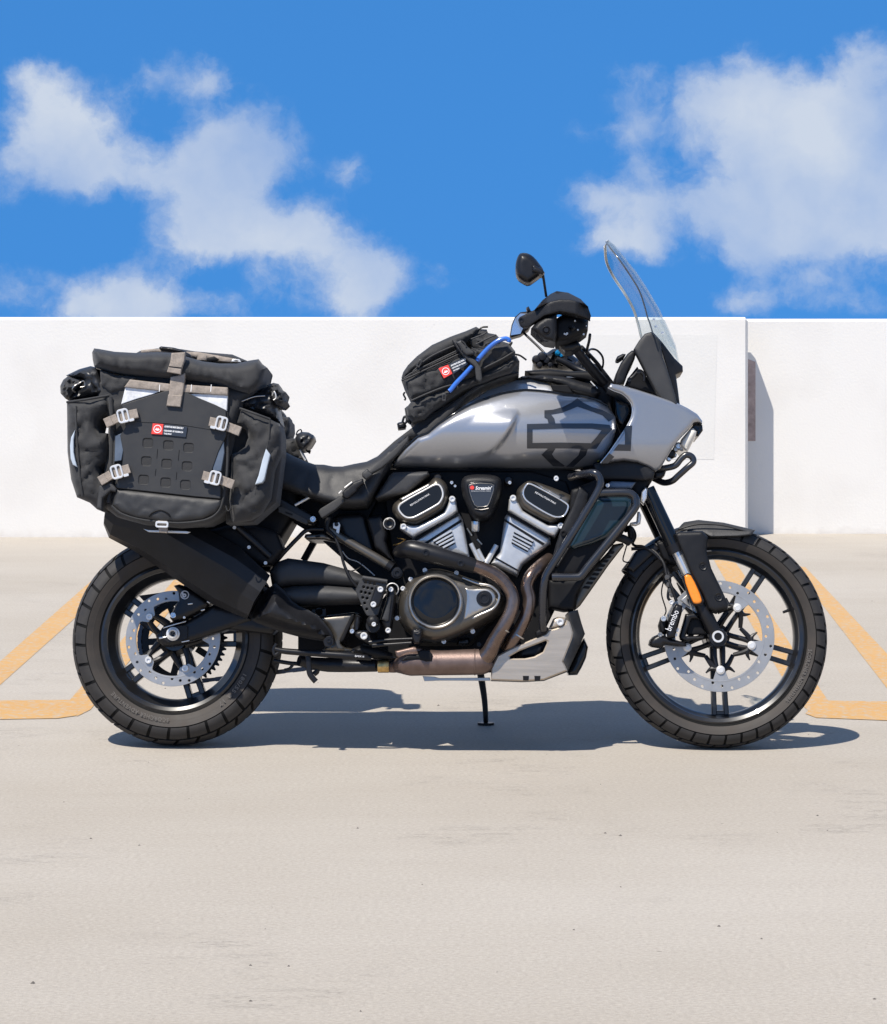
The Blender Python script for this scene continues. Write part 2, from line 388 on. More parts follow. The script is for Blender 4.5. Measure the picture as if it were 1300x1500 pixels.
SILVER = mat('silver_tank_paint', (.34, .345, .36), .31, metal=.6, coat=1.0, bump=.05, bscale=2600, var=.05, vscale=900)
DECAL = mat('charcoal_decal', (.022, .026, .034), .36, metal=.2, coat=.7, var=.05)
MIRG = mat('mirror_glass', (.62, .68, .74), .05, metal=.75, var=.01)
LAMP = mat('headlamp_lens', (.62, .58, .50), .1, coat=1, var=.08, vscale=30)
TEAL = mat('teal_gloss_panel', (.008, .020, .028), .12, coat=.15, var=.1)
def glassmat():
    m = bpy.data.materials.new('clear_windscreen'); m.use_nodes = True; t = m.node_tree; t.nodes.clear()
    o = N(t, 'ShaderNodeOutputMaterial'); tr = N(t, 'ShaderNodeBsdfTransparent'); tr.inputs[0].default_value = (.90, .93, .94, 1)
    gl = N(t, 'ShaderNodeBsdfGlossy'); gl.inputs['Roughness'].default_value = .06
    lw = N(t, 'ShaderNodeLayerWeight'); lw.inputs[0].default_value = .35
    f = fmath(t, 'ADD', fmath(t, 'MULTIPLY', fmath(t, 'POWER', lw.outputs['Facing'], 3.0), .42), .05); mx = N(t, 'ShaderNodeMixShader')
    L(t, f, mx.inputs[0]); L(t, tr.outputs[0], mx.inputs[1]); L(t, gl.outputs[0], mx.inputs[2]); L(t, mx.outputs[0], o.inputs[0]); return m
GLASS = glassmat()

def concrete():
    m = bpy.data.materials.new('weathered_concrete'); m.use_nodes = True; t = m.node_tree; b = t.nodes['Principled BSDF']
    tc = N(t, 'ShaderNodeTexCoord'); o = tc.outputs['Object']
    def noise_(sc, det, stretch=(1, 1, 1), rough=.6):
        mp = N(t, 'ShaderNodeMapping'); mp.inputs['Scale'].default_value = stretch; L(t, o, mp.inputs[0])
        n = N(t, 'ShaderNodeTexNoise'); n.inputs['Scale'].default_value = sc; n.inputs['Detail'].default_value = det; n.inputs['Roughness'].default_value = rough; L(t, mp.outputs[0], n.inputs[0]); return n.outputs[0]
    def ramp(x, a, b_, lo=0, hi=1):
        r = N(t, 'ShaderNodeMapRange'); L(t, x, r.inputs[0]); r.inputs[1].default_value = a; r.inputs[2].default_value = b_; r.inputs[3].default_value = lo; r.inputs[4].default_value = hi; return r.outputs[0]
    big = ramp(noise_(.7, 5, (.6, 1.3, 1)), .35, .68)
    mx = N(t, 'ShaderNodeMix', data_type='RGBA'); L(t, big, mx.inputs[0]); mx.inputs[6].default_value = (.35, .315, .268, 1); mx.inputs[7].default_value = (.392, .358, .313, 1)
    fine = ramp(noise_(120, 5, (.75, 1.3, 1), .8), .25, .75, .73, 1.23)
    streak = ramp(noise_(9, 8, (.35, 3.2, 1), .72), .32, .68, .98, 1.02)
    spk = ramp(noise_(55, 2, (.5, 1.2, 1)), .76, .80, 1, .42)
    crk = N(t, 'ShaderNodeMath', operation='ABSOLUTE'); L(t, fmath(t, 'SUBTRACT', noise_(5.5, 7, (.5, 3.4, 1), .7), .5), crk.inputs[0])
    line = ramp(crk.outputs[0], 0.0, .0055, .66, 1); where = ramp(noise_(1.6, 3), .55, .63); line = fmath(t, 'ADD', fmath(t, 'MULTIPLY', fmath(t, 'SUBTRACT', line, 1.0), where), 1.0)
    k = fmath(t, 'MULTIPLY', fmath(t, 'MULTIPLY', fmath(t, 'MULTIPLY', fine, streak), spk), line)
    mu = N(t, 'ShaderNodeVectorMath', operation='SCALE'); L(t, mx.outputs[2], mu.inputs[0]); L(t, k, mu.inputs['Scale']); L(t, mu.outputs[0], b.inputs['Base Color'])
    b.inputs['Roughness'].default_value = .9; b.inputs['Specular IOR Level'].default_value = .25
    bp = N(t, 'ShaderNodeBump'); bp.inputs['Strength'].default_value = .55; bp.inputs['Distance'].default_value = .006; L(t, k, bp.inputs['Height']); L(t, bp.outputs[0], b.inputs['Normal'])
    return m
CONC = concrete()
def wallmat(name, base, dirty):
    m = bpy.data.materials.new(name); m.use_nodes = True; t = m.node_tree; b = t.nodes['Principled BSDF']
    tc = N(t, 'ShaderNodeTexCoord'); o = tc.outputs['Object']
    n = N(t, 'ShaderNodeTexNoise'); n.inputs['Scale'].default_value = 1.6; n.inputs['Detail'].default_value = 7; L(t, o, n.inputs[0])
    n2 = N(t, 'ShaderNodeTexNoise'); n2.inputs['Scale'].default_value = 11; n2.inputs['Detail'].default_value = 3; L(t, o, n2.inputs[0])
    mr = N(t, 'ShaderNodeMapRange'); L(t, n.outputs[0], mr.inputs[0]); mr.inputs[1].default_value = .5; mr.inputs[2].default_value = .82
    sp = N(t, 'ShaderNodeMapRange'); L(t, n2.outputs[0], sp.inputs[0]); sp.inputs[1].default_value = .735; sp.inputs[2].default_value = .77
    # grime splashed up along the foot of the wall
    tw = N(t, 'ShaderNodeSeparateXYZ'); L(t, o, tw.inputs[0])
    gr = N(t, 'ShaderNodeMapRange'); L(t, fmath(t, 'ADD', tw.outputs[2], fmath(t, 'MULTIPLY', n2.outputs[0], .12)), gr.inputs[0]); gr.inputs[1].default_value = -.62; gr.inputs[2].default_value = -.70
    f = fmath(t, 'ADD', fmath(t, 'MULTIPLY', mr.outputs[0], .30), fmath(t, 'ADD', fmath(t, 'MULTIPLY', sp.outputs[0], .35), fmath(t, 'MULTIPLY', gr.outputs[0], .5)), clamp=True)
    mx = N(t, 'ShaderNodeMix', data_type='RGBA'); L(t, f, mx.inputs[0]); mx.inputs[6].default_value = base + (1,); mx.inputs[7].default_value = dirty + (1,); L(t, mx.outputs[2], b.inputs['Base Color'])
    b.inputs['Roughness'].default_value = .75
    n4 = N(t, 'ShaderNodeTexNoise'); n4.inputs['Scale'].default_value = 60; n4.inputs['Detail'].default_value = 4; L(t, o, n4.inputs[0])
    bp = N(t, 'ShaderNodeBump'); bp.inputs['Strength'].default_value = .25; bp.inputs['Distance'].default_value = .004; L(t, n4.outputs[0], bp.inputs['Height']); L(t, bp.outputs[0], b.inputs['Normal'])
    return m
WALL = wallmat('white_wall_paint', (.69, .672, .635), (.46, .42, .38))
PATCH = wallmat('touched_up_paint', (.655, .642, .607), (.50, .47, .43))
def paintmat():
    m = bpy.data.materials.new('worn_yellow_paint'); m.use_nodes = True; t = m.node_tree; b = t.nodes['Principled BSDF']
    tc = N(t, 'ShaderNodeTexCoord'); n = N(t, 'ShaderNodeTexNoise'); n.inputs['Scale'].default_value = 34; n.inputs['Detail'].default_value = 9; n.inputs['Roughness'].default_value = .75; L(t, tc.outputs['Object'], n.inputs[0])
    mr = N(t, 'ShaderNodeMapRange'); L(t, n.outputs[0], mr.inputs[0]); mr.inputs[1].default_value = .48; mr.inputs[2].default_value = .62
    n3 = N(t, 'ShaderNodeTexNoise'); n3.inputs['Scale'].default_value = 3; n3.inputs['Detail'].default_value = 5; L(t, tc.outputs['Object'], n3.inputs[0])
    a = N(t, 'ShaderNodeMix', data_type='RGBA'); L(t, n3.outputs[0], a.inputs[0]); a.inputs[6].default_value = (.42, .225, .062, 1); a.inputs[7].default_value = (.47, .28, .10, 1)
    mx = N(t, 'ShaderNodeMix', data_type='RGBA'); L(t, mr.outputs[0], mx.inputs[0]); L(t, a.outputs[2], mx.inputs[6]); mx.inputs[7].default_value = (.36, .31, .25, 1)
    L(t, mx.outputs[2], b.inputs['Base Color']); b.inputs['Roughness'].default_value = .8; return m
YEL = paintmat()

# ------------------------------------------------------------------ setting
def wtag(o, label, cat, group=None):
    o['label'] = label; o['category'] = cat; o['kind'] = 'thing'
    if group: o['group'] = group
def flat_world(name, pts, z, m, kind='structure'):
    mb = MB(); a = [(p.x, p.y) for p in pts]
    if area(a) < 0: a = a[::-1]
    mb.add([(x, y, z) for x, y in a], [tuple(range(len(a)))]); return obj(name, mb, m, None, kind=kind, recalc=False)
mb = MB(); n = 40
rows = [[(-60 + 120 * i / n, -14 + 54 * j / n, 0) for i in range(n + 1)] for j in range(n + 1)]
mb.grid(rows); deck = obj('parking_deck', mb, CONC, None, kind='structure')
# worn yellow bay lines (two hairpins, left and right of the bike)
def line(quad, z=.0012): flat_world('parking_line', [G(*p) for p in quad], z, YEL)
line([(-75, 1020), (0, 969.5), (165, 824), (176, 835), (111, 905), (0, 1004), (-60, 1053), (-120, 1053)])
line([(100, 1029), (262, 842), (292, 842), (152, 1016), (133, 1040), (113, 1050)], .0016)
line([(-60, 1027), (102, 1026), (118, 1030), (112, 1049), (85, 1053), (-60, 1055.5)], .002)
line([(1034, 800), (1062, 800), (1216, 1031), (1222, 1052), (1196, 1052), (1164, 1023)], .0012)
line([(1160, 828), (1180, 831), (1330, 990), (1400, 1031), (1390, 1050), (1330, 1045), (1300, 1009)], .0016)
line([(1196, 1031), (1214, 1027), (1400, 1030), (1400, 1060), (1196, 1052), (1180, 1046)], .002)
# parapet walls: the nearer left length ends in a chamfered edge; the right length stands 0.32 m further back
def wall_pts(py, Hpy): k = H / (py - HY); return FPX * k - D
YL = FPX * H / (787 - HY) - D
ZT = H + (HY - 464.5) * (YL + D) / FPX
def wall(name, xa, xb, y, zt, m, ca, cb, th=.2, zb=0.0):
    c = .018; mb = MB()
    def ring(x, ins): return [(x, y + ins, zb), (x, y + ins, zt - c - ins * .5), (x, y + c + ins, zt - ins), (x, y + th - c - ins, zt - ins), (x, y + th - ins, zt - c), (x, y + th - ins, zb)]
    seq = []
    if ca: seq += [ring(xa, .02)]
    k = 24
    seq += [ring(xa + (.02 if ca else 0) + (xb - xa - (.02 if ca else 0) - (.02 if cb else 0)) * i / k, 0) for i in range(k + 1)]
    if cb: seq += [ring(xb, .02)]
    mb.grid(seq, cap0=True, cap1=True); return obj(name, mb, m, None, ang=25)
xe = (1096.5 - CX) * (YL + D) / FPX
wl = wall('parapet_wall', -26, xe, YL, ZT, WALL, False, True)
wtag(wl, 'long white painted concrete parapet behind the motorcycle with a pale grey touched-up patch', 'wall')
YR = YL + .30; xr = (1080 - CX) * (YR + D) / FPX; ZR = H + (HY - 467) * (YR + D) / FPX
wr_ = wall('parapet_wall', xr, 26, YR, ZR, WALL, True, False)
wtag(wr_, 'white concrete parapet at the right edge set slightly back with a slanting shadow on it', 'wall')
def wp(px, py, y): return ((px - CX) * (y + D) / FPX, y, H + (HY - py) * (y + D) / FPX)
mb = MB()
q = [wp(*p, YL) for p in ((776, 490), (1051, 490), (1046, 673), (776, 673))]
mb.plate([(p[0], p[2]) for p in q], YL - .0012, YL + .004, b=0, back=False); obj('touched_up_patch', mb, PATCH, wl) if False else None
ORG[wl] = Vector(wl.location); ORG[wr_] = Vector(wr_.location)
o_ = obj('touched_up_patch', mb, PATCH, wl)
SEAL = mat('joint_sealant', (.40, .31, .28), .8, var=.15)
mb = MB(); q = [wp(*p, YR) for p in ((1090, 524), (1107, 530), (1107, 646), (1090, 646))]
mb.plate([(p[0], p[2]) for p in q], YR - .003, YR + .02, b=.001, back=False); obj('joint_sealant', mb, SEAL, wr_)
# a few crumbs of grit on the deck
mb = MB()
for i in range(46):
    p = G(random.uniform(-20, 1320), random.uniform(800, 1490)); s_ = random.uniform(.0015, .004) * (1 if random.random() < .9 else 1.8)
    v = [(p.x + s_ * random.uniform(.6, 1.3) * math.cos(a), p.y + s_ * math.sin(a), 0) for a in (0, 1.3, 2.5, 3.8, 5)]
    mb.add(v + [(p.x, p.y, s_ * .8)], [(0, 1, 5), (1, 2, 5), (2, 3, 5), (3, 4, 5), (4, 0, 5)])
GRIT = mat('grit', (.10, .09, .08), .9)
obj('grit', mb, GRIT, None, kind='stuff')
# ------------------------------------------------------------------ motorcycle
BASE = P(650, 1094, 0.0)
BIKE = thing('motorcycle', 'silver and black adventure touring motorcycle parked side on, leaning on its kickstand', 'motorcycle', BASE)
def part(name, mb, m, parent=None, ang=38, label=None): return obj(name, mb, m, parent or BIKE, ang, label)
def ring_pts(r, n, c=(0, 0), a0=0.0): return [(c[0] + r * math.cos(a0 + 2 * math.pi * i / n), c[1] + r * math.sin(a0 + 2 * math.pi * i / n)) for i in range(n)]
BM_ = {}
def bolt(px, py, y, r, m=ALU, parent=None, name='bolt', h=.5):
    key = (m.name, h)
    if key not in BM_:
        b = MB(); b.lathe((0, 0, 0), [(0, 0), (1, 0), (1, -h * .7), (.86, -h), (.55, -h), (.46, -h * .8), (.42, -h * .35), (0, -h * .3)], 18)
        me = bpy.data.meshes.new('bolt'); me.from_pydata(b.v, [], b.f); me.polygons.foreach_set('use_smooth', [True] * len(me.polygons)); me.set_sharp_from_angle(angle=R(35)); me.materials.append(m); BM_[key] = me
    p = P(px, py, y); k = r / 500.0
    o = bpy.data.objects.new(name, BM_[key]); link(o, parent or BIKE); o.scale = (k, k, k); o.location = p - ORG[parent or BIKE]; ORG[o] = p; return o
def text(s, px, py, y, h, ang, m, parent, width=None, name='lettering', shear=0.0, sp=1.0, bold=0.0):
    cu = bpy.data.curves.new('lettering', 'FONT'); cu.body = s; cu.size = 1; cu.shear = shear; cu.space_character = sp; cu.resolution_u = 2; cu.offset = bold
    to = bpy.data.objects.new('lettering_tmp', cu); me = to.to_mesh(); v = np.array([q.co[:] for q in me.vertices]); f = [tuple(p.vertices) for p in me.polygons]; to.to_mesh_clear()
    bpy.data.objects.remove(to); bpy.data.curves.remove(cu)
    x0, x1 = v[:, 0].min(), v[:, 0].max(); z0, z1 = v[:, 1].min(), v[:, 1].max()
    k = h / (z1 - z0); kx = (width / (x1 - x0)) if width else k
    a = (v[:, 0] - x0) * kx; b = -(v[:, 1] - z0) * k; ca, sa = math.cos(R(ang)), math.sin(R(ang))
    X = px + a * ca + b * sa; Y = py - a * sa + b * ca
    yy = y(X, Y) if callable(y) else np.full(len(X), y)
    mb = MB(); mb.add(Pn(X, Y, yy), f); return obj(name, mb, m, parent)

# ---- wheels
def tyre_mesh(c, Ro, Rb, half, nblk, tread_in):
    # cross-section from bead to bead; grooves cut between shoulder blocks
    mb = MB(); na = nblk * 12
    prof = []
    K = 15
    hgt = Ro - Rb
    for j in range(-K, K + 1):
        t = j / K; a = t * R(118)
        y = half * math.sin(a) / 1.0; rr = Ro - hgt * .52 + hgt * .52 * math.cos(a) if abs(a) < R(90) else None
        if rr is None:
            u = (abs(a) - R(90)) / R(28); rr = Ro - hgt * .52 - (hgt * .48) * u; y = math.copysign(half * (1 - .22 * u ** 1.5), t)
        prof.append((rr, y, abs(t)))
    prof = [(rr - (.006 if t < .80 and rr > tread_in + .002 else 0), y, t) for rr, y, t in prof]
    rows = [[(c.x + rr * math.cos(2 * math.pi * i / 144), c.y + y, c.z + rr * math.sin(2 * math.pi * i / 144)) for rr, y, t in prof] for i in range(144)]
    mb.grid(rows, loop=True)
    tr = MB()
    # tread blocks: shoulder row and inner row on each side, staggered, leaning with the tread pattern
    hs = hgt * .52; amax = math.acos(max(-1, min(1, (tread_in - Ro + hs) / hs)))
    def pt(th, a, out): rr = Ro - hs + (hs + out) * math.cos(a); y = (half + out) * math.sin(a); return (c.x + rr * math.cos(th), c.y + y, c.z + rr * math.sin(th))
    per = 2 * math.pi / nblk
    for sgn in (-1, 1):
        for (f0, f1, sk0, sk1, gap, sh) in ((.50, 1.0, .30, .42, .16, 0.0), (.08, .44, -.10, .26, .18, .5)):
            for k in range(nblk):
                t0 = (k + sh + (.5 if sgn > 0 else 0)) * per; rows = []
                for i in range(5):
                    u = i / 4; row = []
                    for j in range(5):
                        w = j / 4; a = sgn * amax * (f0 + (f1 - f0) * w); th = t0 + per * (gap / 2 + (1 - gap) * u + (sk0 + (sk1 - sk0) * w))
                        row.append((th, a))
                    rows.append(row)
                top = [[pt(th, a, .0) for th, a in r] for r in rows]; n5 = 5
                tr.grid(top)
                bd_ = [rows[0][j] for j in range(5)] + [rows[i][4] for i in range(1, 5)] + [rows[4][j] for j in range(3, -1, -1)] + [rows[i][0] for i in range(3, 0, -1)]
                tr.grid([[pt(th, a, 0) for th, a in bd_], [pt(th, a, -.009) for th, a in bd_]], closed=True)
    return mb, tr
def arc_text(s, c, r, y, h, a0, a1, m, parent):
    cu = bpl_text(s); v, f = cu; x0, x1 = v[:, 0].min(), v[:, 0].max(); z0, z1 = v[:, 1].min(), v[:, 1].max()
    a = np.radians(a0 + (a1 - a0) * (v[:, 0] - x0) / (x1 - x0)); rr = r + (v[:, 1] - z0) / (z1 - z0) * h
    mb = MB(); mb.add(np.stack([c.x + rr * np.cos(a), np.full(len(v), c.y + y), c.z + rr * np.sin(a)], -1), f); return obj('sidewall_lettering', mb, m, parent)
def bpl_text(s):
    cu = bpy.data.curves.new('lettering', 'FONT'); cu.body = s; cu.size = 1; cu.resolution_u = 2; cu.offset = .02; cu.space_character = 1.15
    to = bpy.data.objects.new('lettering_tmp', cu); me = to.to_mesh(); v = np.array([q.co[:] for q in me.vertices]); f = [tuple(p.vertices) for p in me.polygons]; to.to_mesh_clear()
    bpy.data.objects.remove(to); bpy.data.curves.remove(cu); return v, f
def make_wheel(c, Ro, Rb, half, nblk, tread_in, rim_in, hub_r, spokes, spoke_gap, spoke_w, hw, hub_half):
    mb = MB()
    # rim: barrel with lips
    mb.lathe(c, [(Rb + .004, -hw), (Rb - .006, -hw - .004), (Rb - .016, -hw + .002), (Rb - .018, -hw + .012), (rim_in + .004, -hw * .55), (rim_in, -hw * .3), (rim_in, hw * .3), (rim_in + .004, hw * .55), (Rb - .018, hw - .012), (Rb - .016, hw - .002), (Rb - .006, hw + .004), (Rb + .004, hw)], 120)
    mb.lathe(c, [(0, -hub_half), (hub_r * .7, -hub_half), (hub_r, -hub_half * .8), (hub_r, hub_half * .8), (hub_r * .7, hub_half), (0, hub_half)], 40)
    for a in spokes:
        d = Vector((math.cos(R(a)), 0, math.sin(R(a)))); q = Vector((-d.z, 0, d.x))
        for s in (-1, 1):
            mb.bar(c + d * hub_r * .8 + q * s * spoke_gap * .8, c + d * (rim_in + .004) + q * s * spoke_gap, spoke_w, .030)
        mb.bar(c + d * (rim_in - .004) - q * spoke_gap, c + d * (rim_in - .004) + q * spoke_gap, .012, .024)
    rim = part('wheel', mb, WHEEL)
    # tyre: sidewall and tread share one casing
    t, tr = tyre_mesh(c, Ro, Rb, half, nblk, tread_in)
    part('tyre', t, RUBD, rim, ang=30); part('tyre_tread', tr, RUB, rim, ang=30)
    for s in (-1, 1):
        w = MB(); hgt = Ro - Rb; rows = []
        for rr, off in ((tread_in - .004, .0006), (tread_in - .007, .0016), (tread_in - .012, .0022), (Rb + hgt * .42, .0025), (Rb + hgt * .3, .0022), (Rb + hgt * .14, .0018), (Rb + .006, .0012)):
            u = (rr - (Ro - hgt * .52))
            if u >= 0: yy = half * math.sqrt(max(0, 1 - (u / (hgt * .52)) ** 2))
            else: k = -u / (hgt * .48); yy = half * (1 - .22 * k ** 1.5)
            rows.append((rr, s * (yy + off)))
        w.lathe(c, rows, 120); part('tyre_sidewall', w, SIDEW, rim)
    v = MB(); d = Vector((math.cos(R(20)), 0, math.sin(R(20)))); p0 = c + d * (rim_in + .002); v.tube([p0 + Vector((0, -.012, 0)), p0 + Vector((0, -.016, 0)) - d * .012, p0 + Vector((0, -.018, 0)) - d * .02], [.005, .004, .004], 8); part('valve_stem', v, SATIN, rim)
    return rim
FC = P(1049.5, 935, 0); FC.z = .3235; FC.y = 0
RC = P(261, 932, 0); RC.z = .3105; RC.y = 0
FS = [-88 + 72 * k for k in range(5)]; RS = [2 + 72 * k for k in range(5)]
fw = make_wheel(FC, .3235, .254, .060, 40, .286, .2255, .036, FS, .0175, .0145, .043, .05)
rw = make_wheel(RC, .3105, .215, .088, 30, .248, .176, .05, RS, .0200, .017, .068, .07)
arc_text('SCORCHER ADVENTURE', RC, .229, -.0895, .0125, 268, 222, MARK, rw); arc_text('180/55 R 17', RC, .229, -.0895, .0125, 334, 306, MARK, rw)
arc_text('SCORCHER ADVENTURE', FC, .262, -.0615, .0125, 352, 316, MARK, fw)
def disc(parent, c, y, ro, ri, lugs, lug_r, lug_w, nh):
    def rin(a):
        r = ri
        for l in lugs:
            dd = abs((a - l + 180) % 360 - 180); w = math.degrees(lug_w / lug_r)
            if dd < w: r = min(r, lug_r - .008 + (ri - lug_r + .008) * max(0, (dd / w - .62) / .38) ** 1.3)
        return r
    outer = [(c.x + ro * math.cos(R(a)), c.z + ro * math.sin(R(a))) for a in np.arange(0, 360, 3)]
    inner = [(c.x + rin(a) * math.cos(R(a)), c.z + rin(a) * math.sin(R(a))) for a in np.arange(0, 360, 2)]
    holes = []
    for i in range(nh):
        a = 360 * i / nh; rr = ri + (ro - ri) * (.28, .52, .76)[i % 3]; holes.append(ring_pts(.0042, 8, (c.x + rr * math.cos(R(a)), c.z + rr * math.sin(R(a)))))
    mb = MB(); mb.plate([outer, inner] + holes, y, y + .005, b=.0006); o = part('brake_disc', mb, STEEL, parent)
    # turned, slightly darker swept band edge
    mb = MB(); mb.lathe(c, [(ri + .0025, y - .0003), (ri + .0045, y - .0008), (ri + .0065, y - .0003)], 90); part('disc_step', mb, STEEL, parent)
    return o
disc(fw, FC, -.078, .161, .126, FS, .098, .017, 33)
for l in FS:
    d = Vector((math.cos(R(l)), 0, math.sin(R(l)))); q = Vector((-d.z, 0, d.x)); p = FC + d * .098
    mb = MB(); mb.lathe((p.x, -.078, p.z), [(0, -.006), (.0075, -.006), (.009, -.0045), (.0115, -.004), (.013, -.002), (.013, 0)], 20); part('disc_bolt', mb, ALU, fw)
    mb = MB()
    for s in (-1, 1):
        mb.tube([FC + d * .100 + q * s * .006 + Vector((0, -.068, 0)), FC + d * .082 + q * s * .024 + Vector((0, -.066, 0)), FC + d * .056 + q * s * .040 + Vector((0, -.06, 0))], [.008, .0075, .006], 8, 4)
        mb.tube([FC + d * .096 + q * s * .010 + Vector((0, -.069, 0)), FC + d * .093 + q * s * .026 + Vector((0, -.068, 0)), FC + d * .105 + q * s * .042 + Vector((0, -.068, 0))], [.008, .006, .002], 8, 4)
        mb.tube([FC + d * .098 + q * s * .008 + Vector((0, -.066, 0)), FC + d * .06 + q * s * .012 + Vector((0, -.062, 0)), FC + d * .02 + q * s * .012 + Vector((0, -.052, 0))], [.006, .006, .008], 8, 3)
    part('disc_carrier_arm', mb, SATIN, fw)
disc(rw, RC, -.095, .1385, .108, [54, 138, 222, 294, 366], .094, .024, 32)
for l in (54, 138, 222, 294, 366):
    d = Vector((math.cos(R(l)), 0, math.sin(R(l)))); p = RC + d * .094
    mb = MB(); mb.lathe((p.x, -.095, p.z), [(0, -.004), (.004, -.004), (.0045, -.007), (.009, -.007), (.0105, -.004), (.0105, 0)], 18); part('disc_bolt', mb, ALU, rw)
    q = Vector((-d.z, 0, d.x)); mb = MB()
    for s in (-1, 1): mb.tube([RC + d * .096 + q * s * .008 + Vector((0, -.088, 0)), RC + d * .07 + q * s * .016 + Vector((0, -.08, 0)), RC + d * .04 + q * s * .02 + Vector((0, -.075, 0))], [.007, .008, .01], 8, 4)
    part('disc_carrier_arm', mb, SATIN, rw)
# sprocket and chain on the far side of the rear wheel
mb = MB(); sp = []
for i in range(48 * 4):
    a = 2 * math.pi * i / (48 * 4); rr = .128 + (.006 if (i % 4) in (1, 2) else -.004); sp.append((RC.x + rr * math.cos(a), RC.z + rr * math.sin(a)))
mb.plate([sp, ring_pts(.105, 48, (RC.x, RC.z))], .100, .107, b=.001)
for k in range(5):
    d = Vector((math.cos(R(72 * k + 40)), 0, math.sin(R(72 * k + 40)))); mb.bar(RC + d * .05 + Vector((0, .1, 0)), RC + d * .108 + Vector((0, .1, 0)), .02, .006)
part('sprocket', mb, SATIN, rw)
mb = MB(); chain = []
for i in range(26): a = R(95 + 170 * i / 25); chain.append(RC + Vector((.131 * math.cos(a), .1035, .131 * math.sin(a))))
q0 = P(600, 900, .10); q1 = P(600, 962, .10)
up_ = [chain[0] + (Vector((q0.x, .1035, q0.z)) - chain[0]) * k / 24 for k in range(24, 0, -1)]; dn_ = [chain[-1] + (Vector((q1.x, .1035, q1.z)) - chain[-1]) * k / 24 for k in range(1, 25)]
allp = up_ + chain + dn_
for i in range(len(allp) - 1):
    a, b = allp[i], allp[i + 1]; t_ = (b - a)
    for s in (-.008, .008): mb.bar(a - t_ * .1 + Vector((0, s, 0)), b + t_ * .1 + Vector((0, s, 0)), .013 if i % 2 else .011, .003)
    mb.lathe((a.x, a.y, a.z), [(0, -.012), (.006, -.012), (.006, .012), (0, .012)], 8)
part('drive_chain', mb, mat('chain_steel', (.10, .10, .11), .35, metal=.9))
# ------------------------------------------------------------------ tracing frames
A_ = Z(70, 490, 3.25); B_ = Z(90, 760, 3.611); C_ = Z(400, 640, 4.054); E_ = Z(540, 670, 3.659); T_ = Z(540, 340, 2.5); F_ = Z(870, 660, 3.262)
MW = Z(740, 340, 4.333); TB = Z(550, 460, 5.417); FA = Z(860, 520, 6.5); CB = Z(780, 660, 6.25); HB = Z(760, 490, 6.5); FD = Z(940, 830, 6.5)
RD = Z(180, 840, 7.222); SE = Z(380, 640, 5.909); FP = Z(420, 820, 6.5); C1 = Z(560, 690, 9.286); C2 = Z(660, 690, 6.5); SK = Z(700, 880, 7.222)
PL = Z(80, 500, 6.5); PR = Z(240, 500, 5.417); PB = Z(140, 640, 4.333); TK = Z(560, 540, 3.611); EX = Z(560, 780, 5.417); BD = Z(665, 690, 16.25)
def path(fr, pts): return [P(*fr([p[:2]])[0], p[2]) for p in pts]
def pl(name, m, px, y0, y1, b=.002, holes=(), parent=None, ang=38, label=None):
    return part(name, MB().pplate(px, y0, y1, holes, b), m, parent, ang, label)
def hf(name, m, px, ye, bulge, w, parent=None, label=None, ang=50, **k):
    return part(name, MB().hf(px, ye, bulge, w, **k), m, parent, ang, label)
def tb(name, m, pts, r, n=12, parent=None, sub=6, **k):
    return part(name, MB().tube(pts, r, n, sub, **k), m, parent, 60)

# ---- engine: dark core with everything bolted to it as sub-parts
core = MB()
core.pplate([(560, 700), (640, 690), (780, 690), (830, 705), (850, 760), (825, 870), (800, 920), (740, 985), (600, 985), (556, 960), (545, 900), (580, 850), (570, 780)], -.05, .13, b=.004)
core.pplate(EX([(130, 600), (230, 400), (480, 320), (900, 470), (960, 640), (700, 900), (300, 900)]), -.10, .17, b=.01)
ENG = part('engine', core, DARK)
def epl(*a, **k): return pl(*a, parent=ENG, **k)
def ehf(*a, **k): return hf(*a, parent=ENG, **k)
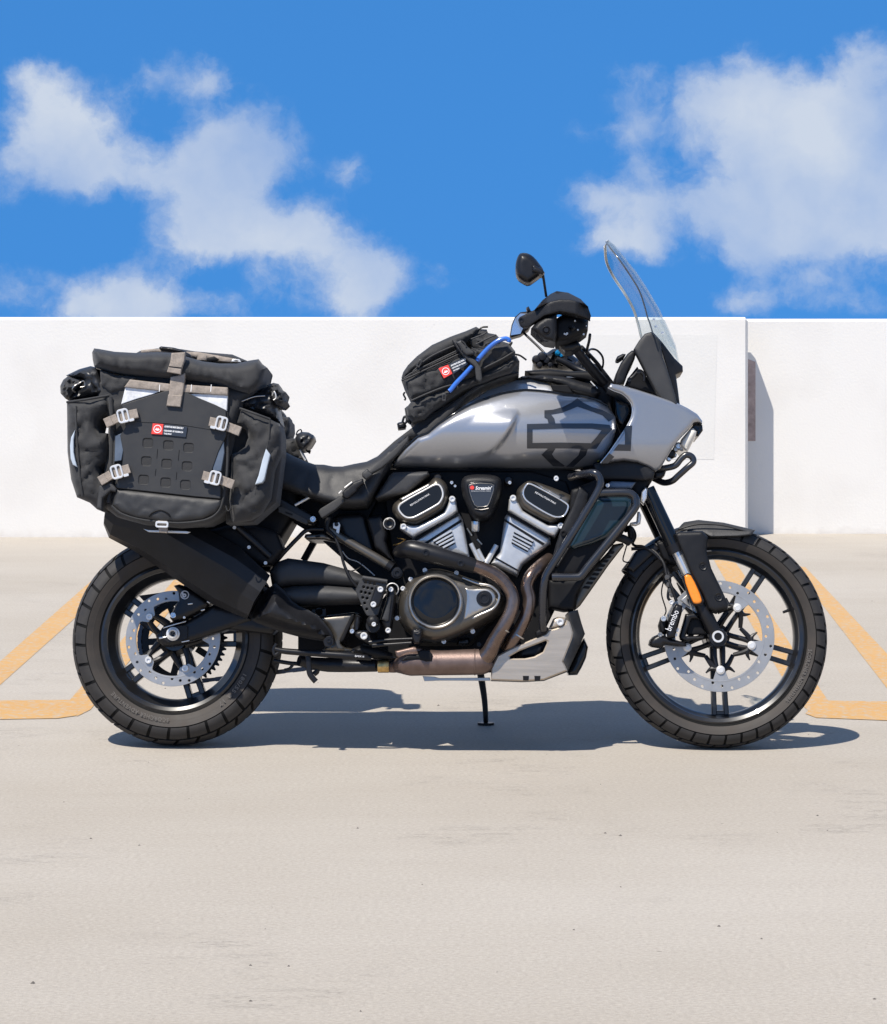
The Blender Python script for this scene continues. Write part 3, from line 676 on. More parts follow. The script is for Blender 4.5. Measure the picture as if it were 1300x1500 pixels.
# rear cylinder (left one in view), front cylinder
for ci in (0, 1):
    fr = (C1, C2)[ci]; kk = (9.286, 6.5)[ci] / 6.5
    if ci == 0:
        rock = [(150, 440), (240, 370), (640, 160), (700, 90), (780, 92), (870, 160), (910, 260), (905, 350), (870, 470), (820, 545), (500, 735), (420, 740), (260, 705), (170, 620), (130, 530)]
        ins = [(215, 500), (270, 425), (640, 225), (700, 190), (765, 180), (812, 230), (835, 330), (790, 425), (740, 465), (470, 615), (400, 640), (320, 632), (255, 575)]
        bar_ = [(232, 378), (640, 162), (672, 205), (285, 418)]
        band = [(250, 715), (430, 742), (500, 737), (700, 640), (842, 560), (900, 440), (930, 350), (1003, 370), (1030, 540), (960, 602), (420, 906), (360, 870), (245, 790)]
        cyl = [(400, 960), (960, 605), (1050, 575), (1095, 655), (1195, 1180), (900, 1120), (640, 1020)]
        grv = [[(440, 925), (960, 625), (1040, 590), (1046, 604), (962, 646), (450, 950)], [(560, 985), (1075, 655), (1088, 690), (600, 1000)]]
        fins = [((700, 955), (950, 812)), ((740, 985), (965, 862)), ((775, 1015), (975, 910)), ((830, 1045), (990, 960))]
        scr = [(955, 383), (292, 758)]; line_ = ((392, 478), (650, 322))
    else:
        rock = [(625, 220), (640, 165), (720, 98), (775, 92), (900, 130), (1130, 218), (1172, 260), (1150, 340), (1085, 450), (1000, 500), (930, 505), (690, 375), (645, 300)]
        ins = [(690, 200), (712, 150), (742, 112), (830, 152), (1110, 305), (1128, 345), (1090, 425), (1045, 440), (970, 435), (745, 302), (702, 255)]
        bar_ = [(775, 105), (835, 118), (1060, 240), (1052, 280), (1040, 275)]
        band = [(560, 268), (615, 228), (640, 285), (690, 378), (930, 512), (1068, 508), (1042, 560), (1000, 624), (930, 602), (548, 378)]
        cyl = [(518, 440), (550, 392), (955, 635), (960, 690), (690, 895), (640, 1000), (388, 880), (470, 770)]
        grv = [[(545, 392), (940, 622), (935, 640), (535, 410)], [(515, 455), (900, 690), (880, 708), (512, 475)], [(425, 815), (665, 950), (655, 962), (415, 828)]]
        fins = [((606, 572), (790, 668)), ((598, 606), (776, 700)), ((590, 640), (757, 730)), ((585, 668), (738, 752))]
        scr = [(598, 258), (1052, 522)]; line_ = ((805, 208), (1000, 318))
    c = ehf('cylinder', CYL, fr(cyl), -.117, .018, 7, yb=.0, sp=4)
    # dark strips laid on as shade in the gaps, and the raised short fins
    for g_ in grv: epl('cooling_gap_shade', DARK, fr(g_), -.1362, -.13, b=.0)
    for (a_, b_) in fins:
        pa, pb = P(*fr([a_])[0], -.139), P(*fr([b_])[0], -.139)
        mb = MB(); mb.bar(pa, pb, .0052, .012); part('cooling_fin', mb, CYL, ENG)
        pa, pb = P(*fr([(a_[0], a_[1] + 17 * kk)])[0], -.1365), P(*fr([(b_[0], b_[1] + 17 * kk)])[0], -.1365)
        mb = MB(); mb.bar(pa, pb, .0028, .003); part('cooling_gap_shade', mb, DARK, ENG)
    ehf('head_casting', CYL, fr(band), -.15, .012, 4, yb=-.03, sp=4)
    ehf('rocker_cover', BRZ, fr(rock), -.135, .04, 9, yb=-.02, sp=4, smooth=1)
    epl('rocker_cover_inlay', GLOSS, smooth_poly(fr(ins), 1), -.177, -.168, b=.002)
    lp = [P(x, y, -.1775) for x, y in smooth_poly(fr(ins), 2)]
    tb('inlay_trim', CHROME if ci else ALU, lp + [lp[0], lp[1]], .0028, 8, ENG, sub=1)
    ehf('rocker_cover_bar', BRZL, fr(bar_), -.170, .012, 3, yb=-.14, sp=4)
    for s_ in scr: bolt(*fr([s_])[0], -.163, 4.6, ALU, ENG)
    (ax, ay), (bx, by) = fr([line_[0]])[0], fr([line_[1]])[0]
    text('REVOLUTION MAX', ax, ay, -.1785, 2.6, math.degrees(math.atan2(ay - by, bx - ax)), WHITE, ENG, width=math.hypot(bx - ax, by - ay))
# pushrod-like oil pipes between the cylinders
for a_, b_, r_ in (((195, 690), (290, 885), .0068), ((440, 705), (335, 890), .0078), ((262, 745), (320, 860), .006)):
    tb('oil_pipe', CYL, [P(*C2([a_])[0], -.12), P(*C2([b_])[0], -.12)], r_, 12, ENG, sub=1)
for q_ in ((160, 545, 205, 615), (255, 650, 300, 700)):
    tb('hose_clip', BRZL, [P(*C2([q_[:2]])[0], -.08), P(*C2([q_[2:]])[0], -.08)], .003, 8, ENG, sub=1)
mb = MB(); c = P(697, 764, -.10); mb.lathe(c, [(0, -.03), (.009, -.03), (.012, -.026), (.0125, 0), (0, 0)], 24, ax='z'); part('knock_sensor', mb, CHROME, ENG)
# air intake cover with its badge
ehf('intake_cover', PLAST, C2([(100, 115), (120, 60), (180, 36), (290, 30), (410, 38), (470, 60), (492, 110), (480, 200), (430, 350), (390, 430), (330, 470), (250, 466), (190, 420), (140, 300), (105, 190)]), -.155, .045, 9, yb=-.05, sp=4, smooth=1)
bd = BD([(360, 340), (420, 308), (620, 288), (900, 308), (952, 335), (945, 450), (905, 590), (850, 740), (800, 832), (680, 850), (560, 846), (500, 805), (440, 680), (385, 510)])
bdo = inset(bd, -2.6)
epl('badge_surround', GLOSS, bdo, -.2012, -.19, b=.001)
epl('badge_plate', DECAL, bd, -.2035, -.19, b=.001)
lp = [P(x, y, -.204) for x, y in bd]; tb('badge_rim', BRZL, lp + [lp[0]], .0012, 6, ENG, sub=1)
mb = MB(); mb.plate(ring_pts(.0062, 8, XZ(BD([(438, 395)]), -.205)[0]), -.2055, -.2035, b=.0004); part('badge_dot', mb, RED, ENG)
text("Screamin'", *BD([(515, 445)])[0], -.2052, 5.4, 0, WHITE, ENG, width=24.5, shear=.25, bold=.02)
text('REVOLUTION MAX', *BD([(420, 492)])[0], -.2052, 1.9, 0, GREYP, ENG, width=28.5)
tb('cover_highlight_strip', BRZL, path(BD, [(505, 900, -.2015), (660, 922, -.203), (830, 890, -.2015)]), .0016, 6, ENG)
for q_ in ((978, 160), (1010, 205)): pass
for q_ in ((642, 702), (745, 705)):
    mb = MB(); mb.lathe(P(*q_, -.1), [(0, -.03), (.010, -.028), (.013, -.02), (.013, .03), (0, .03)], 16); part('throttle_body', mb, SATIN, ENG)
for q_ in ((662, 707, 2.5), (667, 712, 2), (747, 707, 2.6), (815, 700, 3.4), (574, 768, 0)):
    if q_[2]: bolt(q_[0], q_[1], -.14, q_[2], CHROME, ENG)
# clutch and primary cover
ehf('clutch_cover', BRZ, EX([(120, 600), (130, 520), (155, 460), (220, 370), (330, 300), (430, 283), (540, 305), (640, 345), (850, 415), (930, 458), (978, 520), (982, 575), (945, 650), (850, 722), (600, 832), (490, 872), (400, 882), (280, 850), (180, 780), (130, 690)]), -.15, .07, 16, yb=-.05, sp=5, smooth=1)
ehf('cover_web', BRZL, EX([(650, 425), (700, 445), (790, 440), (860, 445), (905, 490), (905, 540), (870, 590), (780, 632), (690, 680), (640, 705), (655, 600), (665, 510)]), -.214, .009, 4, yb=-.17, sp=4, smooth=1)
tb('cover_rib', BRZL, path(EX, [(640, 360, -.2), (760, 405, -.21), (860, 425, -.215), (925, 485, -.217), (922, 545, -.217), (880, 605, -.217), (780, 652, -.217), (690, 695, -.214), (600, 730, -.2)]), .0042, 10, ENG)
cc = P(*EX([(424, 550)])[0], -.214)
mb = MB(); mb.lathe(cc, [(.0795, .02), (.0795, -.012), (.077, -.02), (.0735, -.0225), (.070, -.02), (.068, -.012), (.068, 0)], 80); part('clutch_cover_ring', mb, BRZL, ENG)
mb = MB(); mb.lathe(cc, [(0, -.017), (.045, -.0165), (.060, -.0145), (.066, -.010), (.068, 0)], 80); part('clutch_cover_lens', mb, GLOSS, ENG)
c2 = P(*EX([(812, 525)])[0], -.222)
mb = MB(); mb.lathe(c2, [(0, -.006), (.010, -.006), (.0105, -.0085), (.0145, -.009), (.0155, -.006), (.0165, -.006), (.0225, -.005), (.0235, 0), (.0235, .02)], 32); part('filler_cap', mb, SATIN, ENG)
for q_ in ((340, 300), (165, 445), (120, 680), (490, 865), (720, 785), (590, 322), (228, 372)): bolt(*EX([q_])[0], -.175, 3.5, ALU, ENG)
# lower crankcase bits
ehf('sump_boss', SATIN, EX([(600, 850), (690, 835), (700, 880), (640, 905), (595, 890)]), -.12, .02, 4, yb=-.02, sp=4)
bolt(*EX([(770, 888)])[0], -.13, 3.5, SATIN, ENG)
# ---- exhaust
tb('header_heat_shield', SATIN, path(EX, [(118, 160, -.16), (150, 150, -.19), (230, 135, -.215), (400, 175, -.225), (580, 225, -.225), (735, 268, -.222)]), [.013, .020, .0275, .0265, .024, .021], 20)
for q_ in ((347, 160), (625, 245)): bolt(*EX([q_])[0], -.248, 5.2, SATIN)
tb('exhaust_header', HEAD, path(EX, [(690, 258, -.222), (780, 280, -.222), (900, 335, -.222), (990, 420, -.222), (1038, 520, -.222), (1020, 630, -.222), (965, 740, -.22), (900, 850, -.21), (850, 950, -.20), (790, 1020, -.185)]), [.0185, .019, .019, .019, .019, .019, .0195, .021, .023, .026], 24)
tb('exhaust_header', HEAD, path(EX, [(1330, 210, -.12), (1250, 270, -.16), (1180, 345, -.185), (1150, 430, -.19), (1170, 530, -.19), (1150, 640, -.19), (1095, 760, -.185), (1040, 850, -.18), (990, 930, -.16)]), [.0185] * 7 + [.019, .02], 24)
tb('collector', COLL, path(EX, [(60, 1065, -.15), (110, 1062, -.155), (165, 1045, -.17), (230, 1036, -.18), (450, 1032, -.18), (720, 1028, -.18), (800, 1022, -.18), (840, 990, -.18)]), [.017, .018, .030, .0365, .0365, .0365, .036, .024], 28)
for a_, r_ in (((960, 765), .0208), ((1080, 820), .0205)):
    i_ = 0 if a_[0] < 1000 else 1; p0 = P(*EX([a_])[0], -.216 if i_ == 0 else -.183); dv = Vector((-.5, 0, -.85)) if i_ == 0 else Vector((-.52, 0, -.85))
    tb('pipe_weld_ring', BRZL, [p0 - dv * .002, p0 + dv * .002], r_, 24, sub=1)
mb = MB(); mb.lathe(P(*EX([(735, 1028)])[0], -.18), [(.0372, -.002), (.038, 0), (.0372, .002)], 32, ax='x'); part('pipe_weld_ring', mb, COLL)
mb = MB(); p0 = P(562, 976, -.165); mb.lathe(p0, [(0, -.016), (.0175, -.016), (.0185, -.014), (.0185, .014), (.0175, .016), (0, .016)], 24, ax='x'); part('exhaust_clamp', mb, BRASS)
tb('exhaust_link_pipe', SATIN, path(FP, [(860, 1010, -.15), (600, 1005, -.13), (400, 1000, -.10), (250, 985, -.10), (120, 960, -.12)]), [.017, .02, .021, .018, .016], 18)
ehf('heat_shield_patch', DARK, EX([(150, 1015), (200, 975), (285, 970), (300, 935), (370, 935), (398, 965), (395, 1020), (350, 1025), (290, 1005), (200, 1012)]), -.217, .003, 3, yb=-.205, sp=4)
hf('exhaust_bracket', COLL, EX([(100, 940), (250, 905), (330, 925), (280, 965), (190, 975), (140, 1005), (110, 980)]), -.19, .008, 4, yb=-.17, sp=4)
# muffler: faceted can with a separate end cap, slung along the right side
mrows = []
for (lo, r1, r2, hi) in (((152, 768), (153, 757), (156, 738), (164, 722)), ((160, 788), (166, 768), (190, 745), (204, 734)), ((200, 809), (212, 782), (238, 760), (255, 748)), ((311, 885), (325, 850), (345, 818), (350, 800)), ((362, 907), (372, 882), (391, 852), (396, 843))):
    mrows.append([P(*lo, -.20), P(lo[0] * .75 + r1[0] * .25, lo[1] * .75 + r1[1] * .25, -.238), P(*r1, -.262), P((r1[0] + r2[0]) / 2, (r1[1] + r2[1]) / 2, -.270), P(*r2, -.262), P(*hi, -.22), P(*hi, -.13), P(*lo, -.13)])
mrows = [[p * .25 + Vector((0, -.2, 0)) * .0 + (sum(mrows[0], Vector()) / 8) * .75 for p in mrows[0]]] + mrows
mb = MB().grid(mrows, closed=True, cap0=True, cap1=True); part('muffler', mb, MUFF, ang=14)
mc = [(398, 850), (364, 906), (381, 915), (428, 931), (470, 939), (488, 938), (487, 928), (475, 912), (463, 899), (430, 884), (420, 868)]
hf('muffler_end_cap', MUFF, mc, -.19, .08, 22, yb=-.10, prof='soft', sp=5, smooth=1)
pl('muffler_bracket', SATIN, FP([(345, 770), (380, 730), (420, 725), (450, 760), (450, 800), (410, 835), (365, 825)]), -.215, -.2, b=.002); bolt(*FP([(404, 768)])[0], -.217, 3.5, SATIN)
# ---- skid plate
hole = SK([(338, 590), (440, 532), (720, 422), (740, 432), (692, 540), (600, 590), (500, 610), (345, 612)])
pl('skid_plate', SKID, SK([(142, 715), (208, 580), (330, 515), (560, 415), (715, 352), (752, 310), (830, 292), (925, 245), (940, 200), (975, 225), (1010, 340), (1000, 400), (905, 640), (950, 740), (700, 838), (650, 842), (470, 852), (140, 840)]), -.19, -.186, b=.004, holes=[hole])
mb = MB(); mb.pplate(SK([(142, 830), (470, 845), (700, 832), (950, 738), (955, 752), (700, 850), (470, 862), (140, 852)]), -.186, .186, b=.002); part('skid_plate_floor', mb, SKIDD)
hf('skid_plate_tab', SKID, SK([(745, 305), (800, 190), (850, 170), (935, 180), (940, 205), (925, 250), (830, 295)]), -.175, .014, 6, yb=-.165, sp=4); bolt(*SK([(872, 225)])[0], -.19, 5.5, ALU)
hf('skid_plate_nose', SKIDD, SK([(975, 222), (955, 120), (1060, 95), (1100, 240), (1136, 350), (1060, 520), (955, 742), (905, 640), (1002, 400), (1012, 340)]), lambda x, y: -.188 + (x - 826) / 36 * .09, .004, 4, yb=.12, sp=4, ang=25)
hf('skid_plate_pad', GLOSS, SK([(1130, 395), (1170, 490), (1150, 600), (1100, 710), (1055, 785), (960, 790), (955, 745), (1060, 520)]), -.05, .02, 5, yb=.10, sp=4)
for q_ in ((510, 820), (632, 820)): pl('skid_plate_slot', DARK, SK([(q_[0] - 32, q_[1] - 25), (q_[0] + 32, q_[1] - 25), (q_[0] + 28, q_[1] + 25), (q_[0] - 28, q_[1] + 25)]), -.1915, -.188, b=0)
pl('skid_plate_rail', BRZL, E_([(290, 1172), (350, 1175), (380, 1183), (650, 1180), (655, 1198), (380, 1197), (300, 1200)]), -.16, -.12, b=.001)
# gear behind the skid plate opening
hf('sump_filter', SATIN, SK([(400, 480), (720, 400), (760, 500), (650, 640), (420, 640)]), -.12, .03, 10, yb=-.02, sp=5)
# ---- frame, subframe, swingarm
fm = MB()
fm.pplate([(530, 700), (600, 690), (640, 700), (640, 800), (590, 830), (560, 800), (530, 760)], .0, .05, b=.002)  # dark filler sheet added so the gap below the seat reads dark
fm.pplate(FP([(110, 480), (240, 440), (700, 430), (900, 520), (980, 700), (900, 860), (640, 930), (110, 900)]), .02, .05, b=.002)  # dark backing sheet added behind the peg area to blacken see-through gaps
fm.pplate([(470, 700), (560, 690), (700, 672), (850, 690), (945, 600), (975, 640), (960, 700), (870, 740), (850, 830), (770, 700), (560, 720), (540, 760), (600, 850), (560, 870), (470, 790), (430, 765), (400, 745), (395, 705)], -.04, .04, b=.003)
part('frame_and_filler', fm, DARK)
hf('side_cover', PLASTG, C_([(605, 360), (690, 232), (715, 210), (920, 205), (930, 225), (898, 252), (800, 335), (645, 368), (615, 372)]), -.15, .018, 6, yb=-.05, sp=4)
hf('side_cover', SATIN, SE([(640, 700), (700, 668), (880, 662), (920, 700), (1000, 970), (985, 1000), (900, 1010), (720, 880)]), -.10, .02, 7, yb=.0, sp=5)
hf('side_cover', PLAST, SE([(925, 712), (950, 690), (1060, 678), (1095, 745), (1108, 850), (1095, 900), (1130, 1010), (1190, 1105), (1120, 1060), (1000, 965)]), -.12, .02, 6, yb=-.02, sp=4)
tb('frame_tube', BRZ, path(SE, [(600, 800, -.145), (720, 880, -.145), (1000, 1040, -.15), (1150, 1135, -.15)]), [.012, .0125, .0135, .0145], 18)
tb('frame_tube_collar', SATIN, path(SE, [(1105, 1105, -.152), (1150, 1135, -.152)]), .0158, 18, sub=1); bolt(*SE([(1195, 1180)])[0], -.165, 6, SATIN)
mb = MB(); mb.lathe(P(*SE([(1195, 1180)])[0], -.15), [(0, -.014), (.016, -.012), (.018, -.008), (.018, .03), (0, .03)], 20); part('frame_lug', mb, SATIN)
pl('frame_tab', ALU, SE([(640, 745), (690, 738), (702, 760), (690, 840), (660, 845), (668, 800), (640, 790)]), -.155, -.15, b=.001); bolt(*SE([(668, 757)])[0], -.157, 3, SATIN)
mb = MB(); c = P(*SE([(1127, 752)])[0], -.145); mb.lathe(c, [(.008, -.006), (.008, -.012), (.0125, -.014), (.0165, -.012), (.0165, 0), (0, 0), (0, -.004), (.008, -.004)], 28); part('frame_plug', mb, SATIN)
mb = MB(); mb.lathe(c, [(.0155, -.013), (.0175, -.011), (.0175, 0), (.0155, 0)], 28); part('frame_plug_ring', mb, ALU)
# rear subframe rail with a slotted bracket under the seat, passenger peg hanger and its stays
hf('subframe_rail', SATIN, SE([(120, 505), (150, 505), (330, 600), (480, 680), (505, 715), (480, 760), (430, 755), (160, 640), (125, 560)]), -.15, .014, 5, yb=-.09, sp=4)
pl('subframe_bracket', PLASTG, SE([(165, 605), (200, 600), (420, 715), (425, 752), (400, 755), (165, 650)]), -.166, -.15, b=.002)
pl('subframe_slot', DARK, SE([(225, 645), (290, 668), (288, 682), (230, 662)]), -.1675, -.165, b=0); bolt(*SE([(466, 712)])[0], -.168, 4.5, CHROME)
tb('rail_pin', ALU, path(SE, [(310, 592, -.155), (448, 515, -.155)]), .0042, 10, sub=1)
hf('tail_tray', BRZ, SE([(400, 842), (560, 830), (640, 880), (700, 930), (640, 910), (560, 890), (410, 890), (390, 870)]), -.10, .012, 4, yb=.08, sp=4)
pl('tray_slot', DARK, SE([(485, 855), (525, 852), (528, 868), (488, 872)]), -.1135, -.11, b=0)
tb('stay', SATIN, path(SE, [(560, 800, -.12), (420, 805, -.12), (330, 880, -.125), (215, 1000, -.13), (130, 1085, -.13)]), .0065, 10)
mb = MB(); mb.bar(P(*SE([(485, 890)])[0], .09), P(*SE([(385, 1070)])[0], .09), .019, .03); part('stay', mb, DARK)
hf('peg_hanger', SATIN, SE([(55, 985), (110, 960), (165, 1010), (160, 1060), (120, 1115), (60, 1100), (30, 1040)]), -.15, .02, 5, yb=-.10, sp=4); bolt(*SE([(50, 1090)])[0], -.165, 2.6, ALU)
# dark inner bodywork behind the right pannier: tail, hugger, pannier carrier
hf('tail_body', DARK, [(175, 700), (250, 660), (400, 650), (440, 690), (440, 745), (408, 800), (396, 838), (360, 830), (300, 800), (230, 775)], -.06, .04, 12, mirror=True, sp=7)
mb = MB()
for i_ in range(25):
    pass
def fender(c, R0, half, a0, a1, drop, name, m, n=36, edge=.0):
    mb = MB(); prof = [(R0 - drop, -half), (R0 - drop * .35, -half * .99), (R0 - .006, -half * .86), (R0, -half * .6), (R0 + .004, 0), (R0, half * .6), (R0 - .006, half * .86), (R0 - drop * .35, half * .99), (R0 - drop, half)]
    prof += [(r_ - .004 if abs(h_) < half * .9 else r_, h_ * .95) for r_, h_ in prof[::-1]]
    rows = []
    for i in range(n + 1):
        a = R(a0 + (a1 - a0) * i / n); rows.append([Vector((c.x + r_ * math.cos(a), h_, c.z + r_ * math.sin(a))) for r_, h_ in prof])
    mb.grid(rows, closed=True, cap0=True, cap1=True); return part(name, mb, m, ang=45)
fender(RC, .325, .10, 42, 100, .05, 'hugger', PLAST)
hf('hugger_side', DARK, B_([(340, 165), (420, 190), (560, 270), (720, 350), (600, 345), (480, 250), (330, 210)]), -.10, .01, 6, yb=-.08, sp=5) if False else None
for a_, b_, r_ in (((905, 575), (1110, 760), .011), ((700, 600), (1000, 900), .010)):
    tb('pannier_carrier', SATIN, [P(*PB([a_])[0], -.20), P(*PB([b_])[0], -.18)], r_, 10, sub=1)
for q_ in ((883, 575), (975, 700), (1080, 800), (1142, 380), (1048, 512)): bolt(*PB([q_])[0], -.215, 2.6, ALU)
hf('carrier_plate', DARK, PB([(720, 590), (830, 560), (1010, 560), (1150, 600), (1200, 720), (1120, 815), (1050, 820), (900, 740), (760, 650)]), -.16, .02, 8, yb=-.08, sp=5)
# swingarm: ribbed blade in front, tapering end at the axle
hf('swingarm', PLASTG, C_([(-20, 800), (20, 745), (90, 720), (300, 748), (470, 795), (560, 835), (580, 870), (560, 900), (300, 880), (100, 885), (0, 910)]), -.13, .035, 14, yb=-.05, sp=5)
hf('swingarm', PLASTG, C_([(30, 905), (120, 885), (300, 880), (560, 900), (560, 960), (525, 992), (360, 998), (140, 1004), (60, 985), (10, 940)]), -.14, .035, 14, yb=-.05, sp=5)
hf('swingarm_end', SATIN, RD([(350, 655), (420, 585), (480, 560), (670, 510), (830, 420), (960, 330), (1300, 400), (1400, 500), (1260, 545), (1050, 615), (860, 680), (700, 730), (560, 765), (450, 778), (370, 725)]), -.125, .022, 7, yb=-.05, sp=4)
hf('swingarm_end', SATIN, [(128 + 180, 905), (400, 880), (420, 905), (400, 930), (330, 922)], -.12, .02, 8, yb=-.06, sp=5)
pl('axle_block', PLAST, RD([(420, 600), (470, 572), (660, 545), (690, 560), (690, 690), (640, 712), (480, 735), (420, 690)]), -.152, -.14, b=.002)
c = P(*RD([(535, 640)])[0], -.152)
mb = MB(); mb.lathe(c, [(.008, -.002), (.008, -.014), (.011, -.018), (.0145, -.016), (.0155, -.008), (.0195, -.006), (.0195, 0), (0, 0), (0, -.002)], 24); part('axle_nut', mb, ALU)
tb('chain_adjuster', ALU, path(RD, [(385, 685, -.15), (465, 672, -.15)]), .0028, 8, sub=1)
tb('axle_block_edge', ALU, path(RD, [(430, 577, -.15), (520, 548, -.151), (670, 508, -.15)]), .0016, 6)
tb('axle_block_edge', ALU, path(RD, [(625, 726, -.152), (705, 710, -.152)]), .0016, 6, sub=1)
# rear brake caliper with its round emblem, hose
hf('brake_caliper', SATIN, RD([(540, 130), (600, 115), (720, 165), (860, 250), (930, 310), (900, 370), (800, 420), (700, 470), (640, 500), (540, 520), (500, 470), (560, 330), (598, 290), (590, 200)]), -.125, .03, 7, yb=-.06, sp=4)
c = P(*RD([(657, 227)])[0], -.157); mb = MB(); mb.lathe(c, [(.0100, -.0006), (.0125, -.0006), (.0125, .003), (.0100, .003)], 32); part('caliper_emblem', mb, GREYP)
text('b', *RD([(635, 258)])[0], -.158, 8.2, 10, GREYP, BIKE, width=6.2, bold=.05, name='caliper_emblem')
bolt(*RD([(536, 442)])[0], -.152, 4.2, CHROME)
for q_ in ((690, 325, 740, 318), (830, 392, 868, 380), (895, 295, 925, 315)): tb('caliper_pin', ALU, path(RD, [(q_[0], q_[1], -.157), (q_[2], q_[3], -.157)]), .0022, 8, sub=1)
mb = MB(); mb.lathe(P(*RD([(652, 465)])[0], -.152), [(0, -.005), (.003, -.005), (.004, 0)], 12); part('caliper_pin', mb, WHITE)
pl('wheel_speed_bracket', DARK, RD([(170, 235), (420, 200), (560, 190), (560, 230), (350, 260), (220, 290)]), -.09, -.085, b=.001)
# red spring glimpsed behind the peg
mb = MB(); pts_ = []
for i_ in range(40): a_ = i_ * .9; q_ = P(520 + i_ * .95, 812 + i_ * .62, .0); pts_.append(q_ + Vector((0, .03 * math.cos(a_), .03 * math.sin(a_))))
mb.tube(pts_, .006, 8, 2); part('shock_spring', mb, RED)
# ---- rider peg, heel guard, brake lever, stand tube, right lower cover
dots = [(755, 213), (797, 221), (838, 229), (735, 260), (774, 268), (815, 275), (712, 306), (752, 314), (792, 322), (727, 360), (768, 367), (744, 414), (765, 470)]
pl('heel_guard', PLASTG, FP([(690, 215), (722, 160), (960, 196), (955, 240), (872, 520), (835, 542), (765, 532), (745, 500), (700, 400), (655, 290)]), -.225, -.218, b=.002, holes=[[(x + 1.9 * math.cos(k * .785), y + 1.9 * math.sin(k * .785)) for k in range(8)] for x, y in FP(dots)])
pl('heel_guard_backing', DARK, FP([(700, 225), (740, 180), (940, 210), (860, 500), (780, 510), (680, 290)]), -.205, -.20, b=0)
tb('heel_guard_lip', PLASTG, path(FP, [(725, 170, -.227), (840, 188, -.227), (958, 207, -.227)]), .0065, 10)
hf('peg_bracket', SATIN, FP([(845, 262), (870, 245), (950, 255), (950, 275), (885, 440), (840, 462), (800, 450), (790, 415)]), -.228, .008, 3, yb=-.215, sp=3)
for q_, r_ in (((895, 282), 4.2), ((828, 425), 4.2), ((995, 282), 3.6), ((968, 672), 4.0)): bolt(*FP([q_])[0], -.236 if q_[0] < 900 else -.212, r_, ALU)
hf('peg_hanger_plate', SATIN, FP([(970, 245), (1020, 255), (1045, 310), (1030, 430), (1000, 660), (965, 700), (935, 690), (920, 640), (885, 585), (950, 380)]), -.195, .015, 5, yb=-.15, sp=4)
hf('hanger_recess', PLASTG, FP([(965, 352), (990, 348), (1000, 380), (975, 580), (950, 590), (905, 570), (940, 450)]), -.211, .004, 3, yb=-.205, sp=3)
mb = MB(); mb.lathe(P(*FP([(1008, 282)])[0], -.19), [(.019, 0), (.019, -.006), (.0165, -.008), (.0165, 0)], 28); part('pivot_ring', mb, ALU)
mb = MB(); c = P(*FP([(832, 590)])[0], -.20); mb.lathe(c, [(0, -.075), (.006, -.0745), (.013, -.070), (.017, -.060), (.0175, 0), (0, 0)], 28); mb.lathe(c + Vector((0, 0, -.012)), [(0, -.05), (.02, -.05), (.02, .0), (0, 0)], 16); part('foot_peg', mb, PLAST); bolt(*FP([(832, 614)])[0], -.275, 3.2, ALU)
hf('lever_pivot', SATIN, FP([(650, 690), (700, 672), (780, 680), (830, 790), (800, 810), (700, 760), (655, 730)]), -.21, .012, 4, yb=-.18, sp=4); bolt(*FP([(738, 725)])[0], -.225, 5.2, ALU)
tb('brake_lever', SATIN, path(FP, [(790, 790, -.22), (880, 775, -.225), (980, 762, -.235), (1200, 752, -.24)]), [.008, .006, .004, .004], 10)
tb('brake_lever', SATIN, path(FP, [(820, 815, -.22), (980, 805, -.235), (1190, 790, -.24)]), [.007, .004, .004], 10)
hf('brake_pedal', SATIN, FP([(1188, 670), (1210, 655), (1280, 655), (1295, 680), (1290, 745), (1275, 800), (1215, 800), (1195, 750)]), -.235, .03, 4, yb=-.21, sp=3)
tb('pedal_groove', PLASTG, path(FP, [(1215, 690, -.268), (1245, 705, -.268), (1270, 690, -.268)]), .0018, 6)
hf('guard_cover', BRZ, FP([(232, 550), (440, 525), (640, 500), (690, 512), (640, 600), (525, 790), (560, 830), (640, 850), (622, 880), (480, 880), (338, 860), (430, 775), (425, 700), (370, 620)]), -.12, .02, 6, yb=-.02, sp=5)
hf('cover_rib', DARK, FP([(620, 515), (650, 510), (640, 560), (550, 760), (520, 790), (505, 770)]), -.14, .003, 2, yb=-.12, sp=4)
hf('guard_cover', BRZ, FP([(600, 640), (650, 560), (700, 540), (700, 600), (660, 660), (640, 700), (610, 690)]), -.13, .02, 5, yb=-.05, sp=4)
hf('master_cylinder', SATIN, FP([(660, 520), (700, 535), (715, 600), (690, 680), (640, 690), (640, 610)]), -.15, .02, 4, yb=-.10, sp=4)
for q_, r_, m_ in (((625, 680), 3.4, CHROME), ((640, 860), 2.6, SATIN)): bolt(*FP([q_])[0], -.17, r_, m_)
hf('lever_spring_housing', DARK, FP([(640, 840), (730, 800), (860, 830), (1080, 920), (1050, 960), (880, 950), (760, 930), (650, 890)]), -.16, .03, 8, yb=-.06, sp=5)
pl('swingarm_tab', SATIN, FP([(240, 470), (370, 465), (380, 540), (240, 540)]), -.115, -.10, b=.001, holes=[[(x + 5.4 * math.cos(k * .524), y + 5.4 * math.sin(k * .524)) for k in range(12)] for x, y in FP([(308, 495)])])
tb('stand_bar', SATIN, path(FP, [(-110, 850, -.20), (0, 872, -.20), (300, 893, -.20), (640, 918, -.20), (800, 935, -.18)]), [.0075, .009, .0095, .0095, .008], 14)
text('BMX II', *FP([(652, 924)])[0], -.2105, 2.4, -4, WHITE, BIKE, width=13)
tb('stand_hook', SATIN, path(FP, [(-95, 800, -.20), (-120, 850, -.2), (-110, 905, -.2), (-70, 880, -.2)]), .0055, 8)
